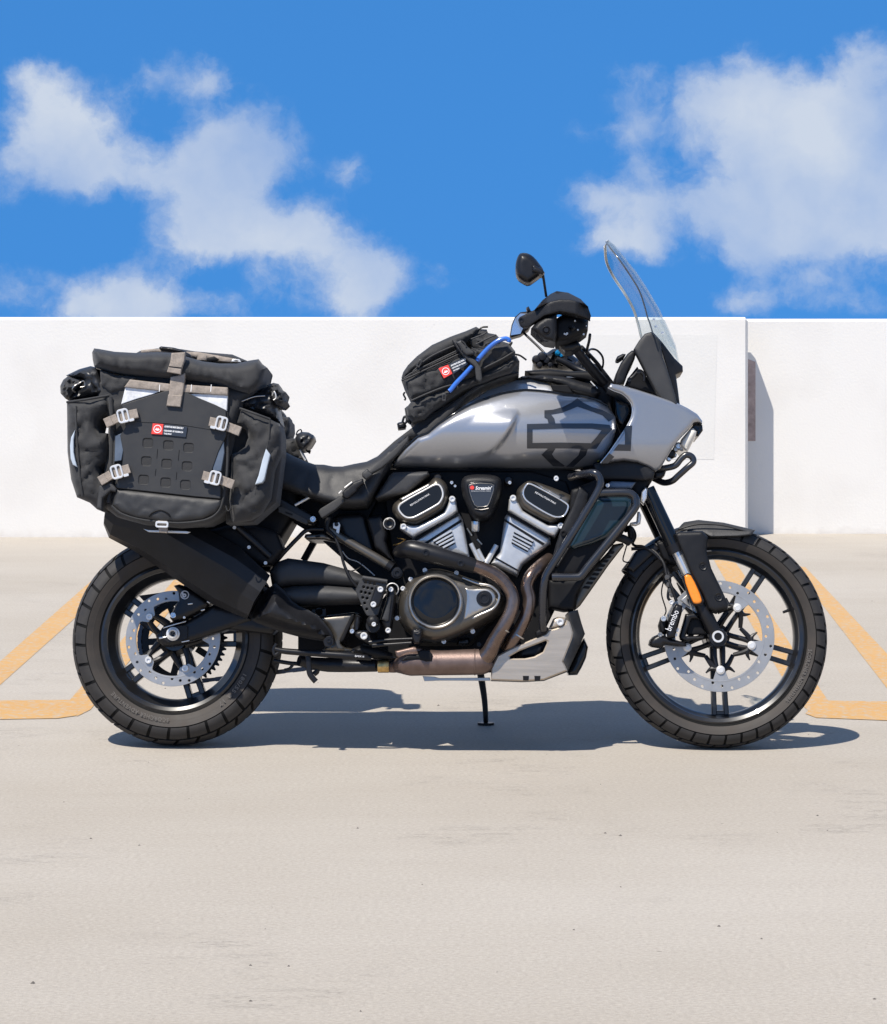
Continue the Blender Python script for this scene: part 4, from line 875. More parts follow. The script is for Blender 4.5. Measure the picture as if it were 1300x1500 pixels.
tb('stand_foot', SATIN, path(FP, [(205, 915, -.19), (212, 1000, -.19), (220, 1075, -.19), (245, 1120, -.19), (280, 1160, -.19)]), .0085, 10, flat=.6)
tb('stand_foot', SATIN, path(FP, [(290, 1000, -.10), (290, 1060, -.10), (260, 1090, -.10)]), .008, 8)
tb('stand_spring', SATIN, path(FP, [(-120, 960, -.1), (40, 985, -.1), (130, 990, -.1)]), .006, 8)
tb('stand_spring', SATIN, path(FP, [(70, 985, -.1), (30, 1035, -.1), (-20, 1050, -.1)]), .0045, 8)
# kickstand on the far side, foot on the ground
kf = MI @ G(712, 1062); kt = P(704, 985, .12)
mb = MB(); mb.tube([kt, kt * .5 + kf * .5 + Vector((.004, 0, 0)), kf + Vector((0, 0, .012))], [.011, .009, .008], 12); 
fc_ = M @ kf
q_ = [kf + MI.to_3x3() @ Vector((x * .026, y * .018, z)) for z in (.0005, .008) for x, y in ring_pts(1, 16)]
mb.grid([q_[:16], q_[16:]], closed=True, cap0=True, cap1=True); part('kickstand', mb, SATIN)
tb('clutch_hose', PLAST, path(SE, [(600, 700, -.15), (590, 790, -.155), (650, 860, -.165), (700, 980, -.17), (740, 1120, -.175), (800, 1240, -.18), (850, 1300, -.18)]), [.0095, .006, .0045, .0045, .0045, .0045, .0045], 10)
tb('wiring', ALU, path(SE, [(720, 990, -.12), (770, 1050, -.12), (850, 1080, -.12), (920, 1130, -.12), (1000, 1200, -.12)]), .0018, 6)
tb('wiring', SATIN, path(SE, [(690, 1150, -.12), (800, 1160, -.12), (880, 1120, -.12), (870, 1050, -.12)]), .002, 6)
tb('wire_clip', BRASS, path(C1, [(150, 1010, -.12), (250, 985, -.13), (320, 935, -.13), (205, 910, -.12)]), .0022, 6, sub=1)
# ---- tank: side swells out, knee panel stepped out to darken its edge, charcoal bar emblem, deck on top
knee = smooth_poly(TK([(420, 300), (500, 243), (560, 218), (640, 204), (690, 204), (720, 226), (716, 272), (690, 322), (650, 382), (606, 430), (560, 464), (480, 483), (300, 493), (170, 498), (240, 420)]), 2)
trimline = TK([(60, 505), (120, 430), (190, 366), (245, 345), (300, 298), (380, 245), (470, 195), (560, 160), (640, 136), (700, 125), (760, 118), (830, 122), (900, 130), (960, 142), (1050, 150), (1130, 168), (1195, 200)])
def tank_base(px, py):
    v = np.clip((py - 572) / 112, 0, 1); u = np.clip((px - 575) / 330, 0, 1)
    y = -.105 - .075 * np.sin(np.pi * np.clip(v * .9 + .08, 0, 1)) ** .8
    y = y * (0.70 + .30 * np.sin(np.pi * np.clip(u * .9 + .12, 0, 1)))
    return y
def tank_fn(px, py, d=None):
    p = np.stack([px, py], -1); s = sdist(p, knee)
    fade = np.clip((px - 680) / 75, 0, 1) ; fade = fade * fade * (3 - 2 * fade)
    dep = np.clip(s / 7 + .2, 0, 1); dep = dep * dep * (3 - 2 * dep)
    # below the lower crease the side tucks in
    tuck = np.clip((py - (669 - np.clip((px - 700) / 90, 0, 1) * 11)) / 20, 0, 1)
    return -dep * .021 * fade * np.clip((py - 594) / 22, 0, 1) + .006 * dep * (1 - np.clip((py - 594) / 30, 0, 1)) + tuck * tuck * .02
tank_out = TK([(55, 516), (70, 490), (120, 430), (190, 366), (245, 345), (300, 298), (380, 245), (470, 195), (560, 160), (640, 136), (700, 125), (760, 118), (830, 122), (900, 130), (960, 142), (1050, 150), (1130, 168), (1200, 205), (1236, 255), (1240, 320), (1215, 400), (1170, 470), (1120, 515), (1010, 528), (700, 526), (300, 524), (70, 522)])
TANKE = .018
hf('fuel_tank', SILVER, tank_out, tank_base, TANKE, 9, mirror=True, fn=tank_fn, sp=3.6, ang=60)
def tank_y(px, py): return tank_base(px, py) - TANKE + tank_fn(px, py) - .0012
tb('tank_trim', GLOSS, [Vector(q) for q in Pn(np.array([p[0] for p in trimline]), np.array([p[1] - 1.0 for p in trimline]), tank_base(np.array([p[0] for p in trimline]), np.array([p[1] for p in trimline])) + .002)], .0045, 8, sub=3)
hf('tank_deck', SILVER, TK([(360, 262), (470, 200), (560, 163), (640, 139), (700, 128), (760, 121), (830, 124), (905, 131), (905, 100), (880, 80), (780, 55), (720, 58), (640, 85), (560, 115), (470, 170), (390, 225)]), lambda x, y: -.115 + np.clip((590 - y) / 45, 0, 1) * .06, .004, 4, mirror=True, sp=4.5)
hf('tank_deck_cover', PLAST, TK([(700, 62), (740, 40), (850, 30), (960, 40), (1130, 90), (1160, 130), (1130, 160), (1000, 130), (960, 98), (900, 78), (780, 52)]), -.07, .03, 8, mirror=True, sp=5)
pl('tank_vent', DARK, TK([(890, 85), (985, 85), (1012, 132), (905, 118)]), -.10, -.05, b=.003)
def decal(polys, yf, name='tank_emblem'):
    out, holes = polys[0], polys[1:]
    return part(name, MB().hf(out, yf, 0, 5, sp=4, holes=holes), DECAL, ang=80)
Hq = lambda pts: HB(pts)
bar_o = Hq([(80, 852), (300, 846), (700, 846), (866, 860), (890, 905), (800, 1000), (740, 1090), (500, 1086), (80, 1086)]); bar_i = Hq([(133, 905), (400, 896), (700, 898), (790, 912), (740, 980), (690, 1036), (400, 1030), (133, 1034)])
decal([bar_o, bar_i], tank_y)
decal([Hq([(246, 722), (330, 715), (420, 690), (500, 650), (560, 606), (620, 650), (700, 690), (800, 720), (900, 770), (905, 800), (860, 830), (800, 770), (720, 740), (640, 712), (562, 686), (500, 712), (420, 742), (310, 762), (340, 800), (350, 845), (285, 845), (275, 805), (246, 790)])], tank_y)
decal([Hq([(280, 1088), (352, 1088), (318, 1140), (345, 1180), (440, 1250), (430, 1258), (330, 1256), (218, 1145)])], tank_y)
decal([Hq([(590, 1090), (660, 1090), (640, 1150), (520, 1262), (450, 1262), (570, 1150)])], tank_y)
# ---- seat
hf('seat', SEAT, SE([(120, 130), (180, 108), (300, 168), (405, 213), (480, 238), (560, 240), (640, 256), (720, 256), (820, 234), (930, 214), (1060, 150), (1140, 80), (1250, -10), (1290, -10), (1260, 40), (1190, 140), (1150, 220), (1110, 300), (1040, 420), (985, 510), (925, 600), (820, 612), (700, 608), (560, 572), (440, 530), (300, 480), (120, 420)]), lambda x, y: -.10 - np.clip((y - 670) / 60, 0, 1) * .06, .045, 13, mirror=True, sp=5, fn=wr(.0035, 40, 3))
# ---- fairing
def fair_base(px, py): return -.075 - .125 * np.clip((1035 - px) / 150, 0, 1) ** .8 + .05 * np.clip((py - 640) / 60, 0, 1) ** 2
def fair_fn(px, py, d=None):
    # crease from the brow down to the chin
    q = (px - 975) - (690 - py) * .55
    k = np.clip(q / 40, 0, 1); return k * k * .02
fair_o = FA([(200, 312), (228, 272), (330, 288), (470, 326), (640, 381), (780, 430), (860, 457), (960, 506), (1050, 562), (1100, 628), (1098, 655), (1060, 638), (1022, 642), (985, 690), (930, 745), (880, 800), (820, 880), (760, 980), (702, 1080), (655, 1110), (620, 1095), (570, 1060), (480, 1020), (350, 1000), (130, 1028), (210, 930), (300, 800), (385, 670), (424, 590), (434, 520), (422, 462), (380, 407), (330, 368), (255, 340)])
hf('fairing', SILVER, fair_o, fair_base, .012, 6, mirror=True, fn=fair_fn, sp=4, ang=60)
def fair_y(px, py): return fair_base(px, py) - .0122 + fair_fn(px, py)
decal([FA([(378, 672), (432, 672), (418, 915), (250, 912), (300, 850), (362, 852), (362, 720), (352, 712)])], fair_y)
decal([FA([(215, 935), (262, 970), (200, 1035), (135, 1030)])], fair_y)
lp = FA([(200, 312), (255, 340), (330, 368), (380, 407), (422, 462), (434, 520), (424, 590), (385, 670), (300, 800), (210, 930), (130, 1028)])
tb('fairing_edge', CHROME, [Vector(q) for q in Pn(np.array([p[0] for p in lp]), np.array([p[1] for p in lp]), fair_base(np.array([p[0] for p in lp]), np.array([p[1] for p in lp])) - .003)], .0016, 8, sub=4)
hf('fairing_underside', PLAST, FA([(60, 1040), (130, 1022), (350, 998), (480, 1018), (570, 1058), (625, 1098), (645, 1120), (632, 1185), (560, 1200), (100, 1190)]), -.135, .01, 5, mirror=True, sp=5)  # black plastic stands in for the shadow under the fairing
hf('fairing_inner', DARK, FA([(20, 60), (150, 120), (250, 250), (300, 350), (440, 470), (440, 600), (320, 830), (150, 1040), (0, 1060), (60, 900), (230, 700), (260, 560), (180, 440), (60, 330)]), -.05, .01, 5, mirror=True, sp=6)
hf('fairing_inner', GLOSS, FA([(268, 430), (330, 440), (395, 460), (415, 520), (400, 570), (340, 680), (300, 640), (275, 560)]), -.12, .01, 4, mirror=True, sp=5)
# headlamp, brow and front guard bar
hf('headlamp', LAMP, FA([(985, 700), (1012, 690), (1052, 728), (1040, 770), (960, 925), (930, 915), (880, 860), (900, 800)]), -.075, .03, 6, mirror=True, sp=4)
hf('headlamp_brow', GLOSS, FA([(1000, 680), (1030, 655), (1100, 665), (1105, 720), (1060, 782), (1045, 770), (1045, 725), (1010, 700)]), -.07, .006, 3, mirror=True, sp=4)
for q_ in ((870, 870, .012, CHROME), (845, 900, .009, BRZL), (905, 885, .010, ALU), (800, 945, .014, SATIN), (835, 955, .007, CHROME), (780, 990, .008, CHROME)):
    mb = MB(); c = P(*FA([q_[:2]])[0], -.06); mb.lathe(c, [(0, -q_[2]), (q_[2] * .6, -q_[2] * .9), (q_[2], -q_[2] * .4), (q_[2], q_[2]), (0, q_[2])], 16); part('lamp_fitting', mb, q_[3])
tb('light_guard_bar', BARM, path(FA, [(640, 1085, -.08), (740, 1078, -.09), (840, 1052, -.10), (895, 990, -.10), (945, 952, -.10), (1000, 970, -.10), (1012, 1020, -.10), (950, 1078, -.10), (870, 1150, -.09), (810, 1200, -.08), (730, 1215, -.06), (640, 1175, -.04)]), .0095, 14)
hf('guard_bar_clamp', SATIN, FA([(635, 1110), (760, 1090), (740, 1150), (700, 1180), (640, 1180)]), -.07, .01, 4, yb=.0, sp=4)
# ---- windscreen on its dark mount, display
def sheet(rows_n, rows_c, half, k=9):
    mb = MB(); front = []
    for (a, b) in zip(rows_n, rows_c):
        pn = P(a[0], a[1], -half(a[2])); pc = P(b[0], b[1], 0.0); row = []
        for j in range(-k, k + 1):
            t = j / k; e = abs(t) ** 2.2
            q = pc.lerp(pn, e); row.append(Vector((q.x, half(a[2]) * t, q.z)))
        front.append(row)
    nrm = 0.0028
    back = [[p + Vector((-nrm, 0, -nrm * .5)) for p in r] for r in front]
    per = []
    mb.grid(front); mb.grid(back)
    for A2, B2 in ((front, back),):
        mb.grid([[r[0] for r in A2], [r[0] for r in B2]]); mb.grid([[r[-1] for r in A2], [r[-1] for r in B2]]); mb.grid([A2[0], B2[0]]); mb.grid([A2[-1], B2[-1]])
    return mb
npts = [(938, 640), (920, 580), (905, 540), (885, 465), (852, 370), (792, 270), (722, 170), (668, 100), (642, 62)]
cpts = [(1105, 835), (1085, 735), (1045, 640), (985, 510), (905, 375), (832, 265), (748, 160), (695, 92), (655, 52)]
hw = lambda v: .165 - .03 * v - .10 * max(0, v - .82) / .18
rn = [(*MW([q])[0], i / 8) for i, q in enumerate(npts)]; rc = [(*MW([q])[0], i / 8) for i, q in enumerate(cpts)]
part('windscreen', sheet(rn, rc, hw), GLASS, ang=70)
EDGE = mat('screen_edge', (.50, .48, .43), .15, coat=.5)
EDGED = mat('screen_edge_dark', (.05, .055, .06), .2, coat=.5)
edge = []
for a in rn: edge.append(P(a[0], a[1], -hw(a[2])))
tb('screen_edge', EDGED, edge, .0024, 6, sub=4)
far = [Vector((p.x, -p.y, p.z)) for p in edge]
tb('screen_edge', EDGE, far, .0045, 6, sub=4)
tb('screen_edge', EDGE, [edge[-1], P(*rc[-1][:2], 0), far[-1]], .0024, 6, sub=6)
for q_ in ((945, 555), (958, 600), (1000, 640)): bolt(*MW([q_])[0], -.14, 2.2, CHROME)
hf('screen_mount', PLASTG, MW([(818, 742), (850, 690), (888, 645), (932, 632), (985, 690), (1000, 790), (1040, 900), (1082, 1040), (1100, 1120), (1095, 1180), (1040, 1120), (960, 1010), (900, 900)]), -.125, .008, 4, yb=-.09, sp=4, mirror=False)
hf('screen_mount', SATIN, MW([(940, 634), (1000, 700), (1075, 800), (1128, 850), (1130, 885), (1085, 905), (1100, 1010), (1112, 1110), (1098, 1180), (1078, 1040), (1030, 870), (990, 740)]), lambda x, y: -.118 + np.clip((x - 960) / 40, 0, 1) * .06, .006, 4, mirror=True, sp=4)
hf('screen_mount', DARK, FA([(385, 230), (480, 110), (520, 180), (860, 370), (880, 440), (835, 430), (760, 415), (600, 360), (400, 300), (380, 260)]), -.07, .005, 4, mirror=True, sp=5)
tb('mount_arm', SATIN, path(FA, [(395, 240, -.11), (440, 205, -.11), (500, 150, -.11), (545, 190, -.11), (545, 250, -.11)]), .005, 8)
for q_ in ((495, 158), (405, 235)): bolt(*FA([q_])[0], -.118, 3.4, SATIN)
hf('display', PLAST, FA([(262, 250), (275, 180), (320, 80), (385, -10), (430, -45), (470, -30), (455, 40), (400, 150), (365, 250), (330, 280), (270, 275)]), -.085, .012, 4, mirror=True, sp=4)
hf('display_visor', BRZ, FA([(270, 235), (360, 240), (345, 280), (265, 270)]), -.08, .01, 3, mirror=True, sp=4)
hf('display_knob', PLAST, FA([(275, 40), (290, 12), (340, -12), (372, -10), (350, 30), (305, 60), (280, 58)]), -.06, .015, 4, yb=-.02, sp=3)
# ---- handlebar, guards, levers, mirrors
gp = P(815, 489, -.42)
barp = [P(790, 492, -.43), P(815, 489, -.36), P(834, 500, -.26), P(858, 530, -.16), P(884, 560, -.07), P(886, 562, 0)]
full = barp + [Vector((p.x, -p.y, p.z)) for p in barp[-2::-1]]
tb('handlebar', SATIN, full, [.011, .011, .0125, .014, .015, .015, .015, .014, .0125, .011, .011], 14)
hf('riser', SATIN, HB([(640, 380), (700, 300), (790, 340), (880, 460), (920, 560), (900, 640), (840, 560), (760, 480)]), -.05, .02, 6, mirror=True, sp=5)
for s_ in (1, -1):
    mb = MB(); a_ = P(800, 492, -.44); b_ = P(826, 493, -.30); a_.y *= s_; b_.y *= s_; mb.tube([a_, a_.lerp(b_, .5), b_], [.017, .0175, .0175], 16, 3); part('grip', mb, RUB)
hf('hand_guard', SATIN, MW([(188, 492), (240, 430), (290, 392), (328, 374), (402, 384), (480, 424), (505, 450), (530, 474), (470, 444), (420, 431), (350, 428), (290, 443), (230, 471)]), lambda x, y: -.470 + np.clip((444 - y) / 16, 0, 1) * .09, .003, 2, yb=-.34, sp=3, ang=40)
hf('hand_guard', PLAST, MW([(85, 558), (92, 540), (115, 528), (190, 492), (230, 470), (290, 442), (352, 428), (420, 430), (470, 442), (528, 474), (546, 530), (542, 560), (515, 545), (440, 520), (345, 503), (250, 530), (150, 600), (118, 606), (95, 590)]), lambda x, y: -.470 + np.clip((805 - x) / 45, 0, 1) * .035 + np.clip((x - 845) / 18, 0, 1) * .03, .004, 2, yb=-.42, sp=3, ang=40)
bolt(*MW([(103, 560)])[0], -.462, 4.2, SATIN)
hf('grip_end', PLAST, MW([(165, 612), (200, 570), (250, 535), (330, 515), (330, 640), (318, 700), (255, 690), (215, 660)]), -.435, .03, 7, yb=-.33, sp=3)
mb = MB(); c = P(*MW([(262, 625)])[0], -.462); mb.lathe(c, [(0, -.008), (.006, -.008), (.008, -.004), (.010, -.006), (.0125, -.003), (.0125, .01), (0, .01)], 20); part('bar_end', mb, SATIN)
hf('switchgear', DARK, MW([(310, 560), (370, 520), (440, 525), (530, 560), (526, 625), (490, 652), (400, 692), (330, 700), (300, 650)]), -.38, .03, 8, yb=-.26, sp=4)
for i_ in range(7):  # random bright studs put in for glints under the hand guard
    a_, b_ = random.uniform(330, 520), random.uniform(560, 660); bolt(*MW([(a_, b_)])[0], -.412, random.uniform(.8, 1.7), ALU, name='switch_glint')
tb('hand_lever', SATIN, path(MW, [(400, 590, -.40), (420, 620, -.42), (440, 610, -.43), (430, 595, -.43)]), .003, 6)
tb('hand_lever', SATIN, path(MW, [(350, 600, -.36), (300, 660, -.40), (230, 690, -.42)]), .005, 8)
hf('lever_perch', SATIN, HB([(385, 110), (400, 70), (560, 60), (600, 110), (520, 160), (440, 170)]), -.30, .02, 6, yb=-.22, sp=4)
# mirrors
hf('mirror', SATIN, MW([(66, 240), (68, 195), (82, 150), (102, 130), (150, 134), (190, 163), (228, 213), (246, 240), (232, 270), (200, 295), (150, 330), (112, 312), (76, 286)]), -.40, .03, 9, yb=-.36, sp=3, smooth=1)
hf('mirror_arm', SATIN, MW([(170, 210), (185, 208), (240, 236), (252, 256), (240, 272), (205, 262), (172, 250)]), -.432, .012, 4, yb=-.38, sp=3)
tb('mirror_stem', SATIN, path(MW, [(238, 255, -.41), (246, 300, -.40), (262, 410, -.38)]), .0038, 10)
hf('mirror', SATIN, MW([(30, 662), (42, 590), (62, 540), (98, 508), (170, 500), (180, 560), (150, 620), (98, 655), (40, 672)]), .37, .012, 5, yb=.41, sp=4)
part('mirror_glass', MB().hf(MW([(37, 655), (48, 592), (66, 546), (98, 516), (140, 520), (130, 580), (98, 645)]), lambda x, y: .355 + (x - 765) * .0006, 0, 5, sp=4), MIRG)
hf('mirror_arm', SATIN, MW([(135, 480), (150, 470), (165, 500), (140, 510)]), .36, .01, 3, yb=.39, sp=3)
tb('mirror_stem', SATIN, [P(*MW([(120, 640)])[0], .38), P(800, 520, .34), P(806, 540, .30)], .004, 8)
# far-side controls, clamp, cables
hf('bar_controls', SATIN, HB([(135, 270), (150, 220), (195, 180), (240, 165), (270, 175), (320, 140), (400, 120), (470, 130), (520, 200), (640, 290), (660, 340), (560, 350), (300, 345), (200, 330), (150, 320)]), .10, .05, 10, yb=.24, sp=4, fn=wr(.02, 6, 2))
for q_ in ((170, 240, .014), (225, 215, .016), (265, 250, .012), (300, 290, .010), (480, 290, .013), (560, 300, .014), (590, 270, .010), (200, 290, .012)):
    mb = MB(); c = P(*HB([q_[:2]])[0], .05); mb.lathe(c, [(0, -q_[2]), (q_[2] * .7, -q_[2] * .8), (q_[2], -q_[2] * .2), (q_[2], q_[2]), (0, q_[2])], 12); part('control_housing', mb, SATIN)
mb = MB(); c = P(*HB([(375, 178)])[0], .03); mb.lathe(c, [(0, -.010), (.0045, -.010), (.0065, -.007), (.009, -.005), (.009, .01), (0, .01)], 18); part('adjuster_knob', mb, BLUEA)
mb = MB(); c = P(*HB([(404, 198)])[0], .03); mb.lathe(c, [(0, -.006), (.005, -.005), (.006, 0), (.006, .01), (0, .01)], 14); part('adjuster_knob', mb, BLUEA)
tb('steering_damper', SATIN, path(HB, [(360, 230, .03), (450, 270, .03), (540, 320, .03), (640, 360, .02)]), [.009, .011, .011, .009], 12)
tb('far_mirror_stem', SATIN, path(HB, [(250, 80, .2), (268, 160, .2)]), .005, 8) if False else None
hf('triple_clamp', DARK, HB([(60, 345), (300, 330), (480, 350), (700, 345), (800, 345), (880, 470), (900, 560), (860, 600), (790, 510), (720, 470), (640, 440), (470, 420), (300, 440), (120, 400)]), -.06, .02, 6, mirror=True, sp=5)
hf('fork_shroud', DARK, HB([(600, 440), (780, 430), (880, 480), (905, 560), (900, 700), (940, 900), (820, 1150), (740, 1240), (720, 1200), (860, 880), (760, 640), (660, 500)]), -.06, .01, 5, mirror=True, sp=6)
tb('cable', SATIN, path(HB, [(655, 165, -.2), (690, 140, -.15), (745, 150, -.12), (795, 205, -.1), (806, 270, -.08), (790, 330, -.06), (740, 370, -.04)]), .0032, 8)
tb('cable', SATIN, path(HB, [(680, 0, -.34), (672, 60, -.30), (655, 130, -.24), (650, 190, -.15), (680, 260, -.08)]), .0042, 8)
tb('cable', SATIN, path(HB, [(600, 120, -.2), (680, 200, -.12), (760, 290, -.08), (830, 400, -.06)]), .006, 8)
tb('cable', PLAST, path(HB, [(470, 380, -.04), (560, 430, -.04), (590, 520, -.04), (600, 470, -.04)]), .004, 8)
tb('cable', ALU, path(HB, [(685, 445, -.08), (750, 515, -.08)]), .002, 6, sub=1)
tb('clamp_edge', ALU, path(HB, [(420, 400, -.075), (560, 408, -.075)]), .0022, 6, sub=1)
tb('tank_key_loop', SATIN, path(HB, [(625, 590, -.05), (640, 545, -.05), (665, 545, -.05), (672, 590, -.05), (662, 610, -.05)]), .0028, 8)
mb = MB(); c = P(*HB([(755, 1195)])[0], -.09); mb.lathe(c, [(0, -.006), (.005, -.005), (.006, 0), (.006, .01), (0, .01)], 12); part('cable_tag', mb, mat('yellow_tag', (.35, .30, .01), .5))
# ---- fork, guard, fender, front caliper
for s_ in (-1, 1):
    def Fp(px, py, y): q = P(px, py, -.105); return Vector((q.x, s_ * abs(y), q.z))
    tb('fork_upper_tube', GLOSS, [Fp(948, 716, .105), Fp(989, 803, .105)], .0225, 24, sub=1)
    tb('fork_seal', SATIN, [Fp(986, 797, .105), Fp(992, 809, .105)], .0245, 24, sub=1)
    tb('fork_stanchion', CHROME, [Fp(988, 800, .105), Fp(1012, 850, .105)], .0165, 24, sub=1)
    tb('fork_leg', SATIN, [Fp(1008, 845, .105), Fp(1034, 900, .105), Fp(1051, 933, .100)], [.019, .021, .019], 20)
    mb = MB(); c = Fp(1052, 934, .098); mb.lathe(c, [(0, s_ * .02), (.0255, s_ * .018), (.0275, s_ * .012), (.0275, -s_ * .04), (0, -s_ * .04)], 28); part('axle_clamp', mb, SATIN)
mb = MB(); c = P(1052, 932.5, -.122); mb.lathe(c, [(0, -.001), (.0105, -.002), (.0115, -.006), (.0165, -.006), (.0172, -.003), (.0172, .004), (0, .004)], 28); part('axle', mb, ALU)
mb = MB(); mb.lathe(c, [(0, -.0045), (.0108, -.0045), (.0108, 0)], 24); part('axle_bore', mb, DARK)
hf('fork_guard', PLAST, F_([(388, 402), (405, 388), (520, 384), (546, 412), (540, 480), (562, 562), (645, 735), (640, 758), (580, 772), (548, 758), (520, 690), (455, 570), (405, 450)]), -.125, .018, 5, yb=-.11, sp=4)
for q_ in ((522, 552), (597, 700)):
    mb = MB(); c = P(*F_([q_])[0], -.142); mb.lathe(c, [(0, -.001), (.006, -.001), (.011, -.0035), (.0125, 0)], 20); part('guard_boss', mb, SATIN); bolt(*F_([q_])[0], -.142, 3.0, SATIN)
hf('side_reflector', ORANGE, smooth_poly(F_([(428, 604), (448, 590), (470, 600), (520, 712), (512, 730), (485, 734), (470, 722)]), 1), -.138, .006, 3, yb=-.12, sp=3)
hf('reflector_bracket', SATIN, F_([(420, 596), (450, 584), (478, 598), (530, 718), (518, 740), (480, 742), (462, 726)]), -.133, .002, 2, yb=-.12, sp=4)
hf('fender', PLASTG, F_([(402, 376), (432, 342), (500, 331), (620, 344), (710, 365), (772, 380), (752, 404), (690, 412), (560, 416), (525, 396), (440, 384)]), lambda x, y: -.075 + np.clip((785 - y) / 25, 0, 1) * .045, .012, 5, mirror=True, sp=4, ang=30)
tb('fender_crease', PLASTG, path(F_, [(410, 374, -.075), (500, 352, -.077), (620, 358, -.077), (760, 395, -.07)]), .003, 6)
fender(FC, .334, .074, 106, 145, .045, 'fender', PLAST)
hf('fender_stay', DARK, F_([(300, 440), (420, 400), (560, 560), (480, 620), (420, 560), (330, 520)]), -.08, .01, 5, yb=-.05, sp=5)
hf('fender_flap', SATIN, F_([(155, 560), (200, 480), (290, 440), (320, 470), (260, 520), (190, 585)]), -.07, .012, 4, mirror=True, sp=4)
# caliper
hf('brake_caliper', SATIN, FD([(235, 640), (250, 560), (268, 470), (300, 390), (330, 348), (392, 372), (384, 440), (352, 560), (318, 680), (240, 690)]), -.125, .022, 5, yb=-.06, sp=3)
hf('brake_caliper', SATIN, FD([(75, 745), (85, 700), (115, 665), (170, 640), (210, 660), (300, 690), (420, 725), (432, 760), (350, 762), (220, 745), (200, 780), (105, 765)]), -.115, .022, 6, yb=-.06, sp=3)
hf('caliper_bridge', DARK, FD([(165, 560), (190, 480), (225, 470), (250, 520), (230, 640), (180, 640)]), -.105, .02, 5, yb=-.06, sp=3)
hf('caliper_mount', SATIN, FD([(360, 660), (420, 450), (520, 440), (560, 500), (480, 500), (420, 660), (600, 660), (600, 690), (420, 715), (370, 700)]), -.10, .012, 4, yb=-.08, sp=3)
hf('caliper_mount', DARK, FD([(430, 480), (560, 480), (620, 650), (430, 650)]), -.088, .004, 4, yb=-.08, sp=4)
hf('caliper_pad_plate', STEEL, FD([(370, 320), (435, 265), (440, 340), (470, 390), (420, 360)]), -.092, .002, 2, yb=-.085, sp=3)
text('brembo', *FD([(280, 615)])[0], -.1482, 9.0, 67, WHITE, BIKE, width=31, bold=-.004, name='caliper_lettering')
for q_, r_, m_ in (((210, 495), 4.2, CHROME), ((178, 648), 3.6, BRZL), ((345, 605), 3.0, ALU), ((330, 650), 2.4, ALU), ((250, 655), 2.8, ALU), ((285, 340), 3.4, ALU)): bolt(*FD([q_])[0], -.132, r_, m_)
tb('brake_hose', SATIN, path(F_, [(175, 385, -.06), (190, 450, -.07), (240, 460, -.085), (300, 500, -.095), (345, 560, -.10), (365, 620, -.11), (355, 700, -.115), (380, 725, -.115)]), .0042, 8)
tb('brake_hose', PLAST, path(F_, [(180, 470, -.07), (270, 470, -.08), (330, 530, -.10), (350, 600, -.11), (375, 660, -.12), (395, 720, -.12)]), .005, 8)
tb('sensor_wire', SATIN, path(F_, [(350, 580, -.11), (330, 640, -.11), (325, 690, -.11), (345, 760, -.11), (338, 790, -.11)]), .0022, 6)
tb('sensor_wire', SATIN, path(F_, [(165, 430, -.06), (150, 480, -.06), (140, 520, -.06), (150, 532, -.06), (175, 535, -.06)]), .0022, 6)
for q_ in ((350, 605), (358, 640), (365, 668), (375, 690)):
    mb = MB(); c = P(*F_([q_])[0], -.112); mb.lathe(c, [(0, -.008), (.007, -.007), (.0075, 0), (.0075, .008), (0, .008)], 10); part('hose_fitting', mb, BRZ)
# ---- radiator, shroud and crash bar
hf('radiator_shroud', TEAL, CB([(560, 440), (640, 425), (860, 425), (905, 445), (908, 500), (880, 600), (790, 700), (690, 795), (560, 850), (420, 890), (390, 905), (330, 880), (420, 700), (500, 560)]), -.185, .012, 8, yb=-.06, sp=5)
hf('radiator_shroud', DARK, CB([(360, 360), (620, 250), (660, 340), (920, 360), (985, 440), (940, 560), (830, 760), (700, 900), (560, 1080), (440, 1140), (190, 1170), (130, 1120), (300, 760)]), -.165, .01, 8, yb=-.02, sp=6)
hf('radiator_cowl', PLAST, CB([(430, 320), (520, 390), (500, 520), (330, 860), (190, 1110), (150, 1110), (220, 850), (270, 700), (350, 540)]), -.175, .01, 5, yb=-.1, sp=5); bolt(*CB([(286, 757)])[0], -.188, 4.5, DARK)
hf('shroud_edge', SATIN, CB([(210, 1060), (225, 1040), (540, 520), (560, 500), (590, 505), (300, 960), (235, 1070)]), -.19, .004, 2, yb=-.17, sp=4)
hf('radiator_tank', DARK, CB([(150, 1180), (440, 1175), (480, 1150), (470, 1210), (400, 1330), (380, 1460), (300, 1470), (150, 1440)]), -.15, .012, 6, yb=-.02, sp=5)
hf('radiator', BRZ, CB([(440, 1200), (480, 1150), (700, 920), (740, 860), (830, 845), (840, 870), (700, 1050), (560, 1250), (440, 1420), (390, 1460), (380, 1380)]), -.10, .01, 4, yb=.10, sp=5)
for k in range(9):
    a_ = (480 + 28 * k, 1240 - 40 * k); pl('radiator_fin', DARK, CB([(a_[0] - 20, a_[1] + 20), (a_[0] + 38, a_[1] + 26), (a_[0] + 54, a_[1] + 4), (a_[0], a_[1] - 2)]), -.116, -.105, b=.0005)
tb('radiator_hose', PLAST, path(CB, [(770, 790, -.12), (840, 810, -.12), (890, 840, -.11)]), .012, 12)
tb('radiator_hose', DARK, path(CB, [(850, 720, -.1), (900, 720, -.09), (925, 780, -.08), (900, 840, -.08)]), .010, 10)
hf('frame_panel', DARK, CB([(360, 220), (600, 170), (1090, 160), (1115, 250), (1060, 340), (1040, 400), (960, 480), (900, 360), (660, 300), (560, 300)]), -.10, .02, 6, mirror=True, sp=6)
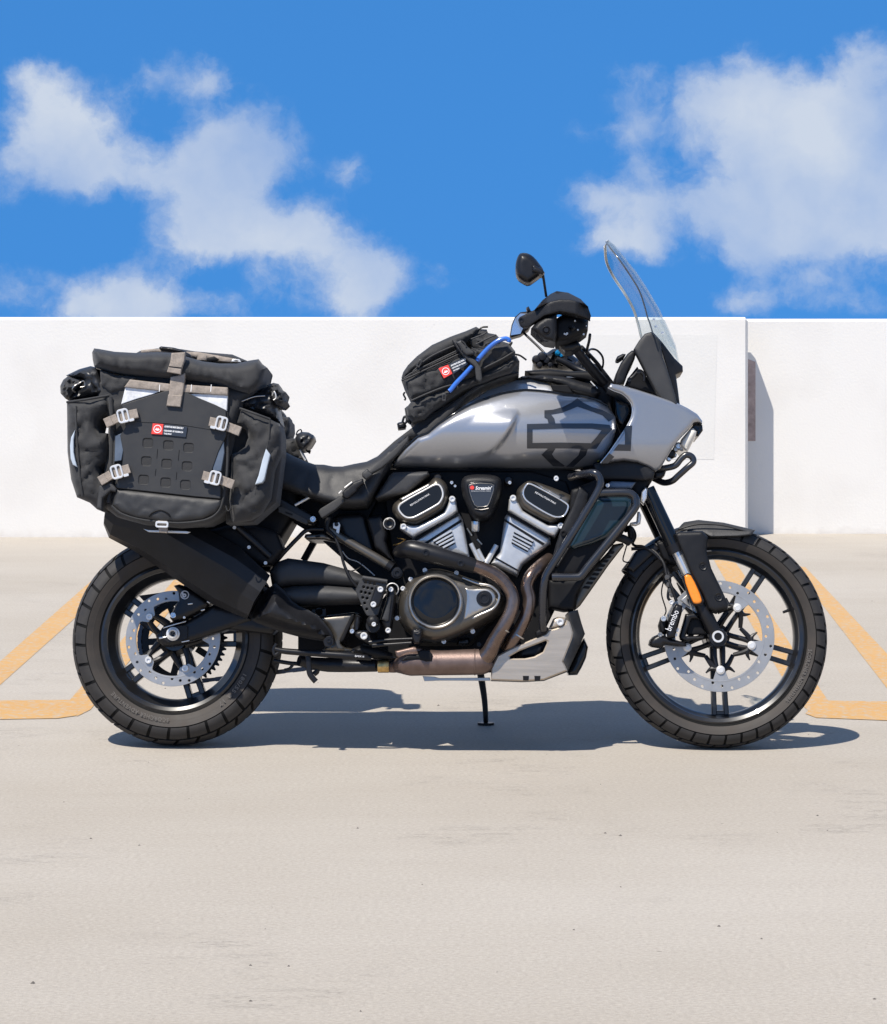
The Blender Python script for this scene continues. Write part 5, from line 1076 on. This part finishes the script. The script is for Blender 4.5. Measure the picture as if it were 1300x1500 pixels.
hf('shroud_top', REFD, CB([(690, 300), (730, 280), (950, 290), (910, 350), (690, 355)]), -.15, .008, 4, yb=-.12, sp=4)
hf('turn_signal_bracket', CHROME, CB([(990, 470), (1000, 380), (1035, 335), (1055, 350), (1050, 440), (1020, 500)]), -.135, .01, 3, yb=-.12, sp=3)
hf('turn_signal_bracket', ALU, CB([(955, 650), (965, 560), (985, 560), (1000, 600), (990, 670), (950, 690), (890, 680), (900, 660)]), -.12, .01, 3, yb=-.10, sp=3)
hf('turn_signal', DARK, CB([(870, 700), (910, 690), (930, 740), (915, 830), (880, 800)]), -.11, .012, 4, yb=-.09, sp=3)
cbr = .0112
tb('crash_bar', BARM, path(CB, [(350, 245, -.16), (450, 220, -.20), (560, 205, -.235), (610, 240, -.24), (622, 310, -.24), (580, 410, -.24), (430, 660, -.24), (240, 960, -.24), (135, 1130, -.235), (105, 1240, -.23), (95, 1400, -.22), (95, 1560, -.205), (100, 1640, -.19)]), cbr, 16)
tb('crash_bar', BARM, path(CB, [(600, 388, -.235), (720, 384, -.235), (860, 384, -.235), (925, 408, -.235), (950, 470, -.235), (925, 550, -.235), (700, 830, -.235), (520, 1050, -.235), (450, 1140, -.235), (400, 1158, -.235), (180, 1158, -.235)]), cbr, 16)
bolt(*CB([(220, 258)])[0], -.20, 3.6, ALU); bolt(*CB([(690, 320)])[0], -.17, 3, ALU)
hf('crash_bar_foot', DARK, SK([(610, 330), (660, 290), (740, 280), (760, 300), (720, 350), (620, 390)]), -.185, .01, 3, yb=-.15, sp=3)
# ------------------------------------------------------------------ luggage
def rrect(cx, cy, w, h, r, ang=0, n=4):
    out = []
    for (sx, sy, a0) in ((1, 1, 0), (-1, 1, 90), (-1, -1, 180), (1, -1, 270)):
        for i in range(n + 1):
            a = R(a0 + 90 * i / n); out.append((sx * (w / 2 - r) + r * math.cos(a), sy * (h / 2 - r) + r * math.sin(a)))
    ca, sa = math.cos(R(ang)), math.sin(R(ang)); return [(cx + x * ca - y * sa, cy + x * sa + y * ca) for x, y in out]
def quad(a, b, w, w2=None):     # strap outline between two pixels
    dx, dy = b[0] - a[0], b[1] - a[1]; l = math.hypot(dx, dy); nx, ny = -dy / l, dx / l; w2 = w2 or w
    return [(a[0] + nx * w / 2, a[1] + ny * w / 2), (b[0] + nx * w2 / 2, b[1] + ny * w2 / 2), (b[0] - nx * w2 / 2, b[1] - ny * w2 / 2), (a[0] - nx * w / 2, a[1] - ny * w / 2)]
def label_patch(root, fr, red, strip, y, lines, ang):
    def gp(name, m, px, a, b): return obj(name, MB().pplate(px, a, b, (), .0004), m, root)
    gp('label_backing', DECAL, strip, y, y + .004)
    gp('label_square', RED, red, y - .0008, y + .004)
    cx, cy = np.mean(np.array(red), 0); w = math.hypot(red[1][0] - red[0][0], red[1][1] - red[0][1])
    c = P(cx, cy, y - .0012)
    mb = MB(); mb.lathe(c, [(w * .30 / 500, -.0003), (w * .36 / 500, -.0003), (w * .36 / 500, .0005), (w * .30 / 500, .0005)], 28); obj('label_emblem', mb, WHITE, root)
    ca, sa = math.cos(R(-ang)), math.sin(R(-ang))
    sh = [(-.20, .10), (-.20, -.02), (-.12, .02), (-.08, -.12), (0, 0), (.08, -.12), (.12, .02), (.20, -.02), (.20, .10), (0, .16)]
    obj('label_emblem', MB().pplate([(cx + (a * ca - b * sa) * w, cy + (a * sa + b * ca) * w) for a, b in sh], y - .0015, y, (), 0), WHITE, root)
    for s, px, py, h, wd in lines: text(s, px, py, y - .0009, h, ang, WHITE, root, width=wd, bold=.03)

# ---- near saddlebag
NB = P(255, 770, -.30)
BAG = thing('saddlebag', 'large near black roll-top saddlebag with tan straps, nine square cut-outs and two side pouches', 'saddlebag', NB, 'saddlebags on the motorcycle')
def bpl(name, m, px, y0, y1, b=.0015, holes=(), parent=None): return obj(name, MB().pplate(px, y0, y1, holes, b), m, parent or BAG)
def bhf(name, m, px, ye, bulge, w, parent=None, ang=55, **k): return obj(name, MB().hf(px, ye, bulge, w, **k), m, parent or BAG, ang)
def btb(name, m, pts, r, n=10, parent=None, sub=5, **k): return obj(name, MB().tube(pts, r, n, sub, **k), m, parent or BAG, 60)
bhf('shell', FAB, A_([(235, 225), (300, 195), (600, 205), (900, 240), (1000, 270), (940, 320), (905, 420), (868, 600), (866, 820), (820, 870), (760, 900), (620, 915), (450, 900), (330, 868), (268, 820), (262, 700), (285, 560), (292, 400), (240, 300)]), -.335, .045, 16, yb=-.20, sp=5, fn=wr(.004, 26, 1))
bhf('side_wall', FAB, A_([(830, 240), (960, 260), (1060, 300), (1110, 420), (1120, 560), (1090, 800), (980, 895), (850, 900), (840, 560)]), -.30, .02, 8, yb=-.20, sp=6, fn=wr(.005, 24, 5))
bhf('roll_top', FAB, A_([(212, 85), (222, 66), (240, 68), (320, 82), (430, 88), (520, 84), (600, 88), (670, 108), (740, 128), (820, 138), (900, 138), (960, 124), (1005, 117), (1022, 140), (1046, 158), (1038, 190), (1030, 225), (1005, 262), (960, 288), (900, 272), (800, 236), (700, 222), (600, 212), (480, 202), (380, 192), (300, 178), (222, 152), (215, 120)]), -.335, .072, 12, yb=-.20, sp=4, fn=wr(.005, 22, 7, 60))
bhf('collar', FAB, A_([(250, 170), (330, 195), (420, 205), (400, 230), (370, 262), (300, 280), (255, 240)]), -.375, .012, 6, yb=-.30, sp=4, fn=wr(.004, 10, 2))
# reflective wings, tan webbing band, centre closure strap
bpl('reflective_wing', REFL, A_([(372, 243), (548, 263), (500, 285), (430, 305), (350, 332)]), -.392, -.36)
bpl('reflective_wing', REFL, A_([(672, 282), (858, 285), (853, 364), (800, 338), (740, 315)]), -.392, -.36)
bhf('webbing_band', TAN, A_([(392, 214), (590, 236), (586, 274), (480, 262), (366, 250)]), -.397, .002, 2, yb=-.38, sp=4)
bhf('webbing_band', TAN, A_([(642, 238), (858, 252), (858, 290), (640, 275)]), -.397, .002, 2, yb=-.38, sp=4)
for x in (533, 684, 778): bpl('webbing_stitch', WHITE, A_([(x, 238), (x + 3, 238), (x, 272), (x - 3, 272)]), -.3998, -.397, b=0)
# centre panel with nine square cut-outs over a darker layer
ctr = A_([(352, 335), (420, 312), (500, 288), (560, 268), (600, 262), (660, 274), (720, 302), (800, 335), (850, 362), (852, 480), (815, 555), (785, 640), (782, 660), (826, 720), (822, 782), (700, 772), (520, 752), (330, 732), (322, 720), (352, 650), (360, 560), (345, 480), (372, 440)])
sq = []
for r_, row in enumerate((((477, 516), (575, 527), (671, 539)), ((470, 603), (567, 615), (664, 627)), ((457, 691), (562, 704), (656, 715)))):
    for (x, y) in row: sq.append(rrect(*A_([(x, y)])[0], 13.6, 12.6, 3, 3))
bpl('flap_panel', FABP, ctr, -.400, -.38, b=.002, holes=sq)
bpl('panel_backing', FAB, A_([(400, 470), (760, 500), (740, 760), (380, 730)]), -.3975, -.38, b=0)
for (x0, y0, x1, y1) in ((524, 545, 520, 590), (627, 550, 622, 600), (516, 640, 512, 672), (615, 655, 612, 690)): btb('panel_seam', DARK, [P(*A_([(x0, y0)])[0], -.4003), P(*A_([(x1, y1)])[0], -.4003)], .0009, 5, sub=1)
btb('panel_seam', FAB, path(A_, [(372, 412, -.4005), (600, 425, -.4005), (800, 455, -.4005)]), .0012, 6)
bhf('flap', FABP, A_([(328, 734), (520, 755), (700, 775), (828, 786), (825, 815), (800, 850), (740, 880), (620, 893), (520, 888), (420, 872), (350, 848), (308, 812)]), -.392, .012, 9, yb=-.34, sp=4, fn=wr(.002, 20, 4))
btb('flap_piping', FAB, path(A_, [(305, 815, -.395), (350, 852, -.395), (450, 882, -.395), (620, 897, -.395), (745, 884, -.395), (805, 852, -.395), (832, 800, -.395), (850, 700, -.395), (858, 560, -.39), (855, 370, -.39)]), .0035, 8)
btb('side_piping', FAB, path(A_, [(300, 300, -.385), (308, 420, -.385), (305, 560, -.385), (300, 700, -.385), (290, 800, -.385)]), .006, 8)
btb('side_piping', FAB, path(A_, [(322, 480, -.388), (318, 600, -.388), (300, 730, -.388)]), .004, 8)
btb('flap_handle_edge', DARK, path(A_, [(482, 868, -.405), (500, 848, -.406), (535, 836, -.406), (570, 850, -.406), (585, 868, -.405)]), .0022, 6)
bpl('reflective_slot', REFD, A_([(322, 482), (352, 470), (362, 545), (352, 600), (318, 605)]), -.397, -.37)
bpl('reflective_slot', REFD, A_([(782, 630), (805, 545), (838, 490), (842, 560), (826, 650), (790, 655)]), -.397, -.37)
# centre strap
bhf('closure_strap', TAN, A_([(590, 88), (656, 84), (652, 120), (640, 160), (636, 176), (572, 168), (584, 130)]), -.418, .003, 2, yb=-.40, sp=3)
bpl('strap_keeper', TAN, A_([(575, 156), (636, 164), (634, 190), (568, 178)]), -.424, -.416); bpl('strap_shadow_gap', DARK, A_([(578, 150), (638, 157), (637, 161), (577, 154)]), -.4225, -.418, b=0)
bhf('closure_strap', TAN, A_([(586, 202), (640, 190), (657, 180), (650, 240), (643, 290), (632, 344), (566, 338), (578, 280)]), -.405, .003, 2, yb=-.39, sp=3)
bpl('strap_anchor', TAN, A_([(574, 286), (640, 290), (632, 345), (566, 339)]), -.4095, -.404)
# four cinch straps with aluminium hook buckles
def cinch(a0, a1, bkl, b0, b1, ang, y=-.412):
    w = 13.2
    bpl('cinch_strap', TAN, quad(a0, a1, w), y, y + .012, .001)
    bpl('strap_fold', TAN, quad(a0, (a0[0] * .45 + a1[0] * .55, a0[1] * .45 + a1[1] * .55), w + .6), y - .004, y + .001, .001)
    cx, cy = bkl
    bpl('hook_buckle', ALU, rrect(cx, cy, 17.5, 21, 5, ang), y - .009, y - .002, .0012, holes=[rrect(cx - 3.6 * math.cos(R(ang)), cy - 3.6 * math.sin(R(ang)), 4.6, 15, 2, ang), rrect(cx + 4.0 * math.cos(R(ang)), cy + 4.0 * math.sin(R(ang)), 4.2, 15, 2, ang)])
    bpl('cinch_strap', TAN, quad(b0, b1, w), y - .004, y + .006, .001)
cinch((154, 620), (172, 612), (180.5, 609), (176, 610.5), (202, 605), -14)
bpl('hook_tip', ALU, rrect(193, 615, 8, 4, 1.6, -14), -.421, -.416, .0008)
cinch((352, 632), (334, 625), (324.5, 620), (329, 622), (307, 617), 14); bpl('hook_tip', ALU, rrect(312, 626, 8, 4, 1.6, 14), -.421, -.416, .0008)
cinch((146, 705), (163, 695), (171, 691), (167, 693), (190, 686), -16); bpl('hook_tip', ALU, rrect(185, 696, 8, 4, 1.6, -16), -.421, -.416, .0008)
cinch((342, 710), (324, 703), (315, 700), (319, 702), (297, 696), 14); bpl('hook_tip', ALU, rrect(303, 706, 8, 4, 1.6, 14), -.421, -.416, .0008)
bpl('cinch_strap', TAN, A_([(525, 885), (570, 888), (568, 945), (530, 942)]), -.40, -.385, .001)
bpl('hook_buckle', ALU, rrect(*A_([(544, 904)])[0], 19, 9.5, 3, 2), -.408, -.402, .001, holes=[rrect(*A_([(544, 905)])[0], 14, 3.6, 1.5, 2)])
bpl('mount_rail', ALU, A_([(455, 925), (480, 930), (660, 936), (680, 940), (665, 947), (480, 940)]), -.345, -.335, .001)
label_patch(BAG, A_, A_([(501, 423), (552, 427), (546, 476), (494, 473)]), A_([(552, 427), (666, 441), (658, 489), (546, 477)]), -.4035,
            [('ADVENTURE MADE SERIOUSLY', *A_([(556, 442)])[0], 2.9, 28), ('DESIGNED BY RIDERS IN', *A_([(554, 461)])[0], 2.5, 28), ('THE PNW', *A_([(553, 475)])[0], 2.3, 11.5)], -5.5)
# side pouches
bhf('side_pouch', FAB, A_([(92, 322), (200, 300), (290, 288), (300, 330), (297, 372), (268, 385), (245, 405), (236, 440), (248, 468), (285, 470), (290, 540), (286, 600), (246, 634), (250, 668), (282, 690), (305, 730), (285, 800), (265, 840), (235, 832), (200, 800), (140, 775), (112, 690), (95, 560)]), -.34, .05, 17, yb=-.22, sp=4.5, fn=wr(.0065, 22, 11))
bhf('side_pouch', FAB, A_([(916, 352), (980, 372), (1060, 402), (1105, 425), (1116, 470), (1116, 560), (1080, 650), (1062, 780), (1020, 850), (970, 882), (880, 897), (862, 820), (866, 700), (875, 570), (905, 560), (940, 535), (955, 490), (945, 455), (922, 440), (896, 425)]), -.34, .05, 17, yb=-.22, sp=4.5, fn=wr(.0075, 24, 21))
btb('pouch_piping', FAB, path(A_, [(92, 322, -.36), (190, 308, -.39), (292, 290, -.375)]), .0035, 8)
btb('pouch_piping', FAB, path(A_, [(916, 352, -.375), (985, 376, -.395), (1060, 404, -.385)]), .0035, 8)
btb('pouch_edge', FAB, path(A_, [(135, 340, -.388), (138, 480, -.392), (150, 640, -.392), (165, 770, -.385)]), .0028, 6)
btb('pouch_edge', FAB, path(A_, [(1058, 405, -.386), (1050, 520, -.392), (1000, 700, -.392), (985, 790, -.39)]), .0028, 6)
bhf('pouch_roll', FABS, A_([(88, 195), (150, 165), (205, 150), (245, 160), (262, 200), (285, 250), (292, 290), (200, 304), (100, 318), (112, 280), (150, 250), (170, 215), (120, 205)]), -.30, .065, 12, yb=-.20, sp=4, fn=wr(.010, 14, 31))
bhf('pouch_roll', FABS, A_([(918, 310), (960, 290), (1030, 255), (1070, 240), (1085, 300), (1105, 390), (1112, 425), (1060, 402), (980, 372), (912, 348)]), -.30, .065, 12, yb=-.20, sp=4, fn=wr(.012, 14, 41))
bhf('roll_end', FAB, A_([(60, 245), (75, 215), (95, 200), (125, 208), (150, 215), (165, 230), (140, 250), (125, 275), (105, 300), (85, 305), (62, 280)]), -.315, .05, 7, yb=-.22, sp=3, fn=wr(.018, 6, 5))
bhf('roll_end', FAB, A_([(1045, 240), (1075, 230), (1100, 235), (1115, 262), (1135, 275), (1128, 300), (1138, 320), (1115, 340), (1085, 335), (1062, 300)]), -.315, .05, 7, yb=-.22, sp=3, fn=wr(.018, 6, 9))
btb('cord_loop', BRZL, path(A_, [(130, 275, -.36), (118, 262, -.375), (128, 245, -.38), (150, 232, -.375), (172, 222, -.37), (178, 245, -.37), (155, 250, -.37)]), .0022, 6)
btb('cord_loop', BRZL, path(A_, [(232, 160, -.37), (258, 172, -.37), (270, 210, -.37), (272, 235, -.37)]), .0022, 6)
btb('cord_loop', ALU, path(A_, [(1070, 290, -.36), (1080, 270, -.37), (1088, 300, -.37), (1075, 312, -.37)]), .002, 6)
btb('cord_tail', FAB, path(A_, [(1085, 335, -.33), (1110, 345, -.34), (1130, 358, -.34)]), .0025, 6)
btb('roll_crease', BRZL, path(A_, [(925, 318, -.372), (985, 296, -.385), (1035, 292, -.375)]), .0016, 6)
for px in ([(132, 452), (124, 500), (124, 560), (132, 600), (142, 632), (120, 620), (110, 590), (107, 530), (112, 490)],): bhf('reflective_strip', REFB, A_(px), -.396, .002, 2, yb=-.37, sp=3)
bhf('reflective_strip', REFB, A_([(1040, 543), (1060, 572), (1048, 620), (1032, 690), (1022, 705), (988, 714), (1005, 670), (1022, 600)]), -.404, .002, 2, yb=-.37, sp=3)
btb('pouch_cord', FAB, path(A_, [(848, 815, -.395), (858, 840, -.395), (872, 825, -.395), (868, 790, -.395)]), .0018, 6)
bhf('pouch_tab', BLKWEB, A_([(245, 720), (300, 700), (330, 735), (325, 750), (300, 745), (262, 780), (258, 840), (235, 825)]), -.40, .006, 3, yb=-.38, sp=3)
# ---- far saddlebag: seen past the near one, rolled closure and pouch end on its front side
FBAG = thing('saddlebag', 'far black saddlebag mostly hidden behind the near one, its tan straps peeking over the top', 'saddlebag', P(300, 790, .31), 'saddlebags on the motorcycle')
def fo(name, mb, m, ang=55): return obj(name, mb, m, FBAG, ang)
fo('shell', MB().hf(A_([(330, 130), (420, 92), (480, 75), (560, 68), (700, 80), (880, 98), (950, 130), (1020, 190), (1090, 330), (1130, 400), (1150, 398), (1152, 440), (1140, 480), (1155, 490), (1130, 560), (1150, 600), (1130, 900), (330, 900)]), .24, .02, 12, yb=.42, sp=8, fn=wr(.008, 20, 3)), FAB)
fo('roll_top', MB().hf(A_([(400, 100), (440, 78), (520, 66), (640, 70), (700, 80), (880, 95), (950, 125), (900, 150), (640, 110), (420, 120)]), .235, .04, 8, yb=.36, sp=5), FAB)
fo('roll_strap', MB().tube(path(A_, [(445, 82, .19), (520, 76, .19), (590, 88, .19), (640, 100, .19)]), .005, 8, 5, flat=.4), TAN)
fo('roll_strap', MB().tube(path(A_, [(660, 92, .19), (720, 98, .19), (800, 112, .19), (880, 124, .19)]), [.007, .009, .009, .007], 8, 5, flat=.4), TAN)
fo('strap_tab', MB().pplate(PR([(275, 95), (340, 110), (340, 150), (262, 148)]), .17, .18, (), .001), TAN)
fo('strap_tab', MB().pplate(PR([(440, 120), (530, 140), (530, 165), (440, 155)]), .17, .18, (), .001), TAN)
fo('strap_buckle', MB().pplate(PR([(345, 130), (400, 118), (436, 140), (420, 155), (345, 155)]), .165, .175, (), .001), DARK)
fo('hook_buckle', MB().pplate(PR([(535, 160), (548, 138), (600, 142), (618, 165)]), .165, .175, [PR([(560, 158), (570, 148), (592, 152), (592, 160)])], .001), ALU)
fo('side_release_buckle', MB().hf(A_([(530, 62), (540, 56), (600, 62), (640, 72), (680, 95), (690, 112), (660, 118), (640, 90), (590, 78), (535, 72)]), .16, .012, 3, yb=.19, sp=3), SATIN)
fo('side_pouch', MB().hf(PR([(905, 530), (950, 560), (960, 600), (998, 600), (1008, 650), (1005, 720), (985, 765), (1040, 770), (1060, 800), (1110, 900), (1130, 940), (1000, 940), (900, 850), (880, 700)]), .21, .03, 8, yb=.30, sp=4, fn=wr(.008, 10, 2)), FAB)
fo('pouch_roll', MB().hf(PR([(1042, 770), (1060, 735), (1095, 718), (1150, 722), (1190, 745), (1198, 775), (1165, 830), (1125, 865), (1095, 870), (1065, 835)]), .17, .04, 8, yb=.23, sp=3, fn=wr(.008, 8, 6)), FABS)
fo('cord_loop', MB().tube(path(PR, [(1052, 745, .17), (1062, 715, .17), (1085, 700, .17), (1095, 715, .17), (1080, 740, .17)]), .0022, 6, 4), SATIN)
fo('cord_tail', MB().tube(path(PR, [(1120, 850, .17), (1140, 870, .17), (1165, 880, .17)]), [.003, .003, .007], 6, 3), SATIN)
fo('pouch_seam', MB().tube(path(PR, [(1085, 860, .165), (1100, 900, .165), (1125, 945, .165)]), .003, 6, 4), ALU)
fo('strap_flap', MB().hf(PR([(930, 780), (960, 800), (962, 850), (930, 850)]), .14, .004, 3, yb=.16, sp=4), TAN)
# ---- tank bag
TBG = thing('tank_bag', 'black zipped tank bag on the fuel tank with red label and blue drinking tube', 'tank bag', P(680, 570, 0))
def to(name, mb, m, ang=55): return obj(name, mb, m, TBG, ang)
def thf(name, m, px, ye, bulge, w, **k): return to(name, MB().hf(px, ye, bulge, w, **k), m)
thf('base_mat', FAB, TB([(0, 1145), (150, 1010), (320, 880), (440, 800), (620, 690), (850, 560), (1000, 490), (1135, 455), (1140, 475), (1000, 512), (850, 570), (720, 650), (620, 770), (545, 860), (470, 920), (410, 972), (340, 975), (250, 985), (120, 1120), (0, 1255)]), -.095, .012, 4, sp=4, mirror=True, fn=wr(.003, 14, 3))
thf('base_flap', FAB, TB([(330, 950), (420, 880), (520, 790), (640, 690), (800, 570), (860, 560), (720, 650), (600, 800), (520, 880), (440, 950), (400, 975), (345, 975)]), -.125, .008, 4, yb=-.09, sp=4)
thf('compartment', FAB, TB([(245, 745), (290, 690), (420, 640), (560, 590), (700, 520), (820, 480), (1000, 400), (1120, 330), (1145, 375), (1100, 432), (1080, 462), (950, 500), (840, 548), (700, 600), (610, 660), (450, 770), (395, 830), (300, 850), (258, 815)]), -.125, .03, 8, mirror=True, sp=4, fn=wr(.007, 14, 8))
thf('compartment', FAB, TB([(205, 520), (260, 495), (420, 425), (640, 320), (720, 290), (900, 235), (1060, 232), (1112, 300), (1090, 350), (980, 410), (820, 485), (700, 530), (560, 595), (400, 655), (285, 690), (245, 600)]), -.125, .04, 10, mirror=True, sp=4, fn=wr(.007, 20, 14))
thf('compartment', FAB, TB([(208, 505), (222, 460), (260, 405), (330, 335), (450, 245), (600, 178), (720, 135), (800, 100), (830, 118), (800, 160), (740, 210), (660, 270), (560, 320), (400, 400), (300, 460), (220, 520)]), -.125, .025, 9, mirror=True, sp=4, fn=wr(.005, 18, 24))
thf('zipped_gusset', FAB, TB([(222, 512), (300, 455), (420, 395), (600, 310), (700, 262), (720, 285), (640, 330), (420, 432), (250, 505)]), -.15, .010, 4, yb=-.10, sp=4)
thf('pocket', FAB, TB([(740, 210), (830, 118), (885, 122), (895, 150), (960, 162), (1000, 205), (960, 250), (880, 330), (820, 330), (790, 290)]), -.115, .03, 7, mirror=True, sp=4, fn=wr(.010, 8, 34))
thf('pocket', FAB, TB([(840, 430), (900, 330), (1000, 215), (1060, 232), (1110, 295), (1100, 330), (900, 440)]), -.12, .035, 8, mirror=True, sp=4, fn=wr(.008, 10, 44))
for pts_ in ([(228, 510), (300, 462), (440, 392), (620, 305), (700, 268)], [(215, 525), (420, 432), (560, 368), (720, 292)], [(280, 690), (420, 628), (560, 575), (640, 560)], [(300, 455), (420, 350), (600, 262), (700, 235)], [(860, 430), (1000, 360), (1100, 300)], [(760, 200), (850, 165), (890, 140)], [(800, 240), (900, 190), (960, 165)]):
    to('zip', MB().tube([P(*q, -.168) for q in TB(pts_)], .0026, 6, 4), BLKWEB)
for a, b in (((335, 420), (365, 360)), ((545, 690), (548, 625))):
    px = quad(TB([a])[0], TB([b])[0], 6, 5); to('zip_pull', MB().pplate(px, -.178, -.173, [quad(TB([(a[0] * .8 + b[0] * .2, a[1] * .8 + b[1] * .2)])[0], TB([(a[0] * .3 + b[0] * .7, a[1] * .3 + b[1] * .7)])[0], 2.4)], .0006), PLASTG)
for pts_ in ([(830, 120), (850, 105), (895, 102)], [(1060, 240), (1085, 225), (1072, 250)], [(1110, 320), (1150, 330), (1200, 365)], [(235, 620), (225, 640), (240, 670), (232, 685)], [(820, 660), (840, 620)]):
    to('pull_cord', MB().tube([P(*q, -.14) for q in TB(pts_)], .003 if len(pts_) > 2 else .002, 6, 4), SATIN)
# compression strap with side-release buckle
thf('compression_strap', BLKWEB, TB([(610, 205), (650, 215), (735, 330), (800, 370), (840, 430), (850, 520), (830, 540), (800, 520), (790, 420), (700, 335), (650, 270)]), -.192, .004, 3, yb=-.15, sp=3)
thf('buckle', PLASTG, TB([(640, 225), (680, 205), (740, 265), (790, 300), (780, 320), (725, 328), (690, 300)]), -.198, .006, 3, yb=-.17, sp=3)
for pts_ in ([(655, 230), (680, 262), (690, 290)], [(685, 212), (712, 235), (722, 262)], [(765, 268), (800, 290), (825, 298)]): to('buckle_rib', MB().tube([P(*q, -.205) for q in TB(pts_)], .0022, 6, 4), PLASTG)
# blue drinking tube in two visible runs
to('drinking_tube', MB().tube([P(*q, -.182) for q in TB([(805, 372), (850, 320), (900, 268), (970, 215), (1030, 195), (1060, 205), (1058, 222)])], .0068, 12, 6), BLUE)
to('drinking_tube', MB().tube([P(*q, -.182) for q in TB([(770, 412), (700, 488), (640, 550), (600, 600), (585, 612)])], .0068, 12, 6), BLUE)
label_patch(TBG, TB, TB([(502, 432), (578, 402), (612, 472), (545, 510)]), TB([(590, 395), (705, 345), (735, 395), (620, 475)]), -.1815,
            [('ADVENTURE MADE', *TB([(602, 418)])[0], 2.6, 24), ('DESIGNED BY RIDERS', *TB([(612, 436)])[0], 2.0, 22), ('IN PNW', *TB([(624, 455)])[0], 2.0, 9.5)], 24)
# padlock and buckles hanging at the rear end
thf('padlock', SATIN, TB([(172, 870), (185, 860), (228, 852), (246, 880), (238, 908), (180, 916)]), -.06, .02, 4, yb=-.03, sp=3)
to('padlock_shackle', MB().tube([P(*q, -.06) for q in TB([(215, 862), (228, 820), (245, 815), (250, 850), (235, 870)])], .0035, 8, 4), SATIN)
thf('buckle', FAB, TB([(232, 750), (255, 730), (285, 745), (290, 820), (275, 868), (250, 850), (240, 800)]), -.06, .02, 4, yb=-.02, sp=3)
# lash strap running down across the seat
so = SE([(1195, 90), (1250, 40), (1290, 10), (1290, 50), (1150, 175), (1060, 262), (1000, 300), (960, 330), (940, 300), (1000, 255)])
thf('lash_strap', BLKWEB, SE([(1290, -10), (1290, 40), (1180, 165), (1060, 268), (985, 310), (935, 358), (915, 338), (955, 292), (1040, 215), (1150, 120)]), -.208, .003, 3, yb=-.18, sp=4)
thf('strap_ladder_lock', PLASTG, SE([(893, 310), (935, 275), (975, 318), (980, 330), (925, 372), (890, 340)]), -.216, .006, 3, yb=-.19, sp=3)
thf('strap_buckle', PLAST, SE([(718, 482), (740, 455), (812, 392), (850, 380), (895, 360), (905, 400), (850, 448), (845, 470), (760, 540), (725, 520)]), -.220, .008, 3, yb=-.19, sp=3)
thf('lash_strap', BLKWEB, SE([(512, 648), (530, 622), (720, 505), (738, 560), (660, 630), (548, 702), (535, 695)]), -.212, .003, 3, yb=-.18, sp=4)
for pts_ in ([(690, 490), (715, 465)], [(740, 440), (805, 390)]): to('buckle_edge', MB().tube([P(*q, -.229) for q in SE(pts_)], .0022, 6, 2), ALU)
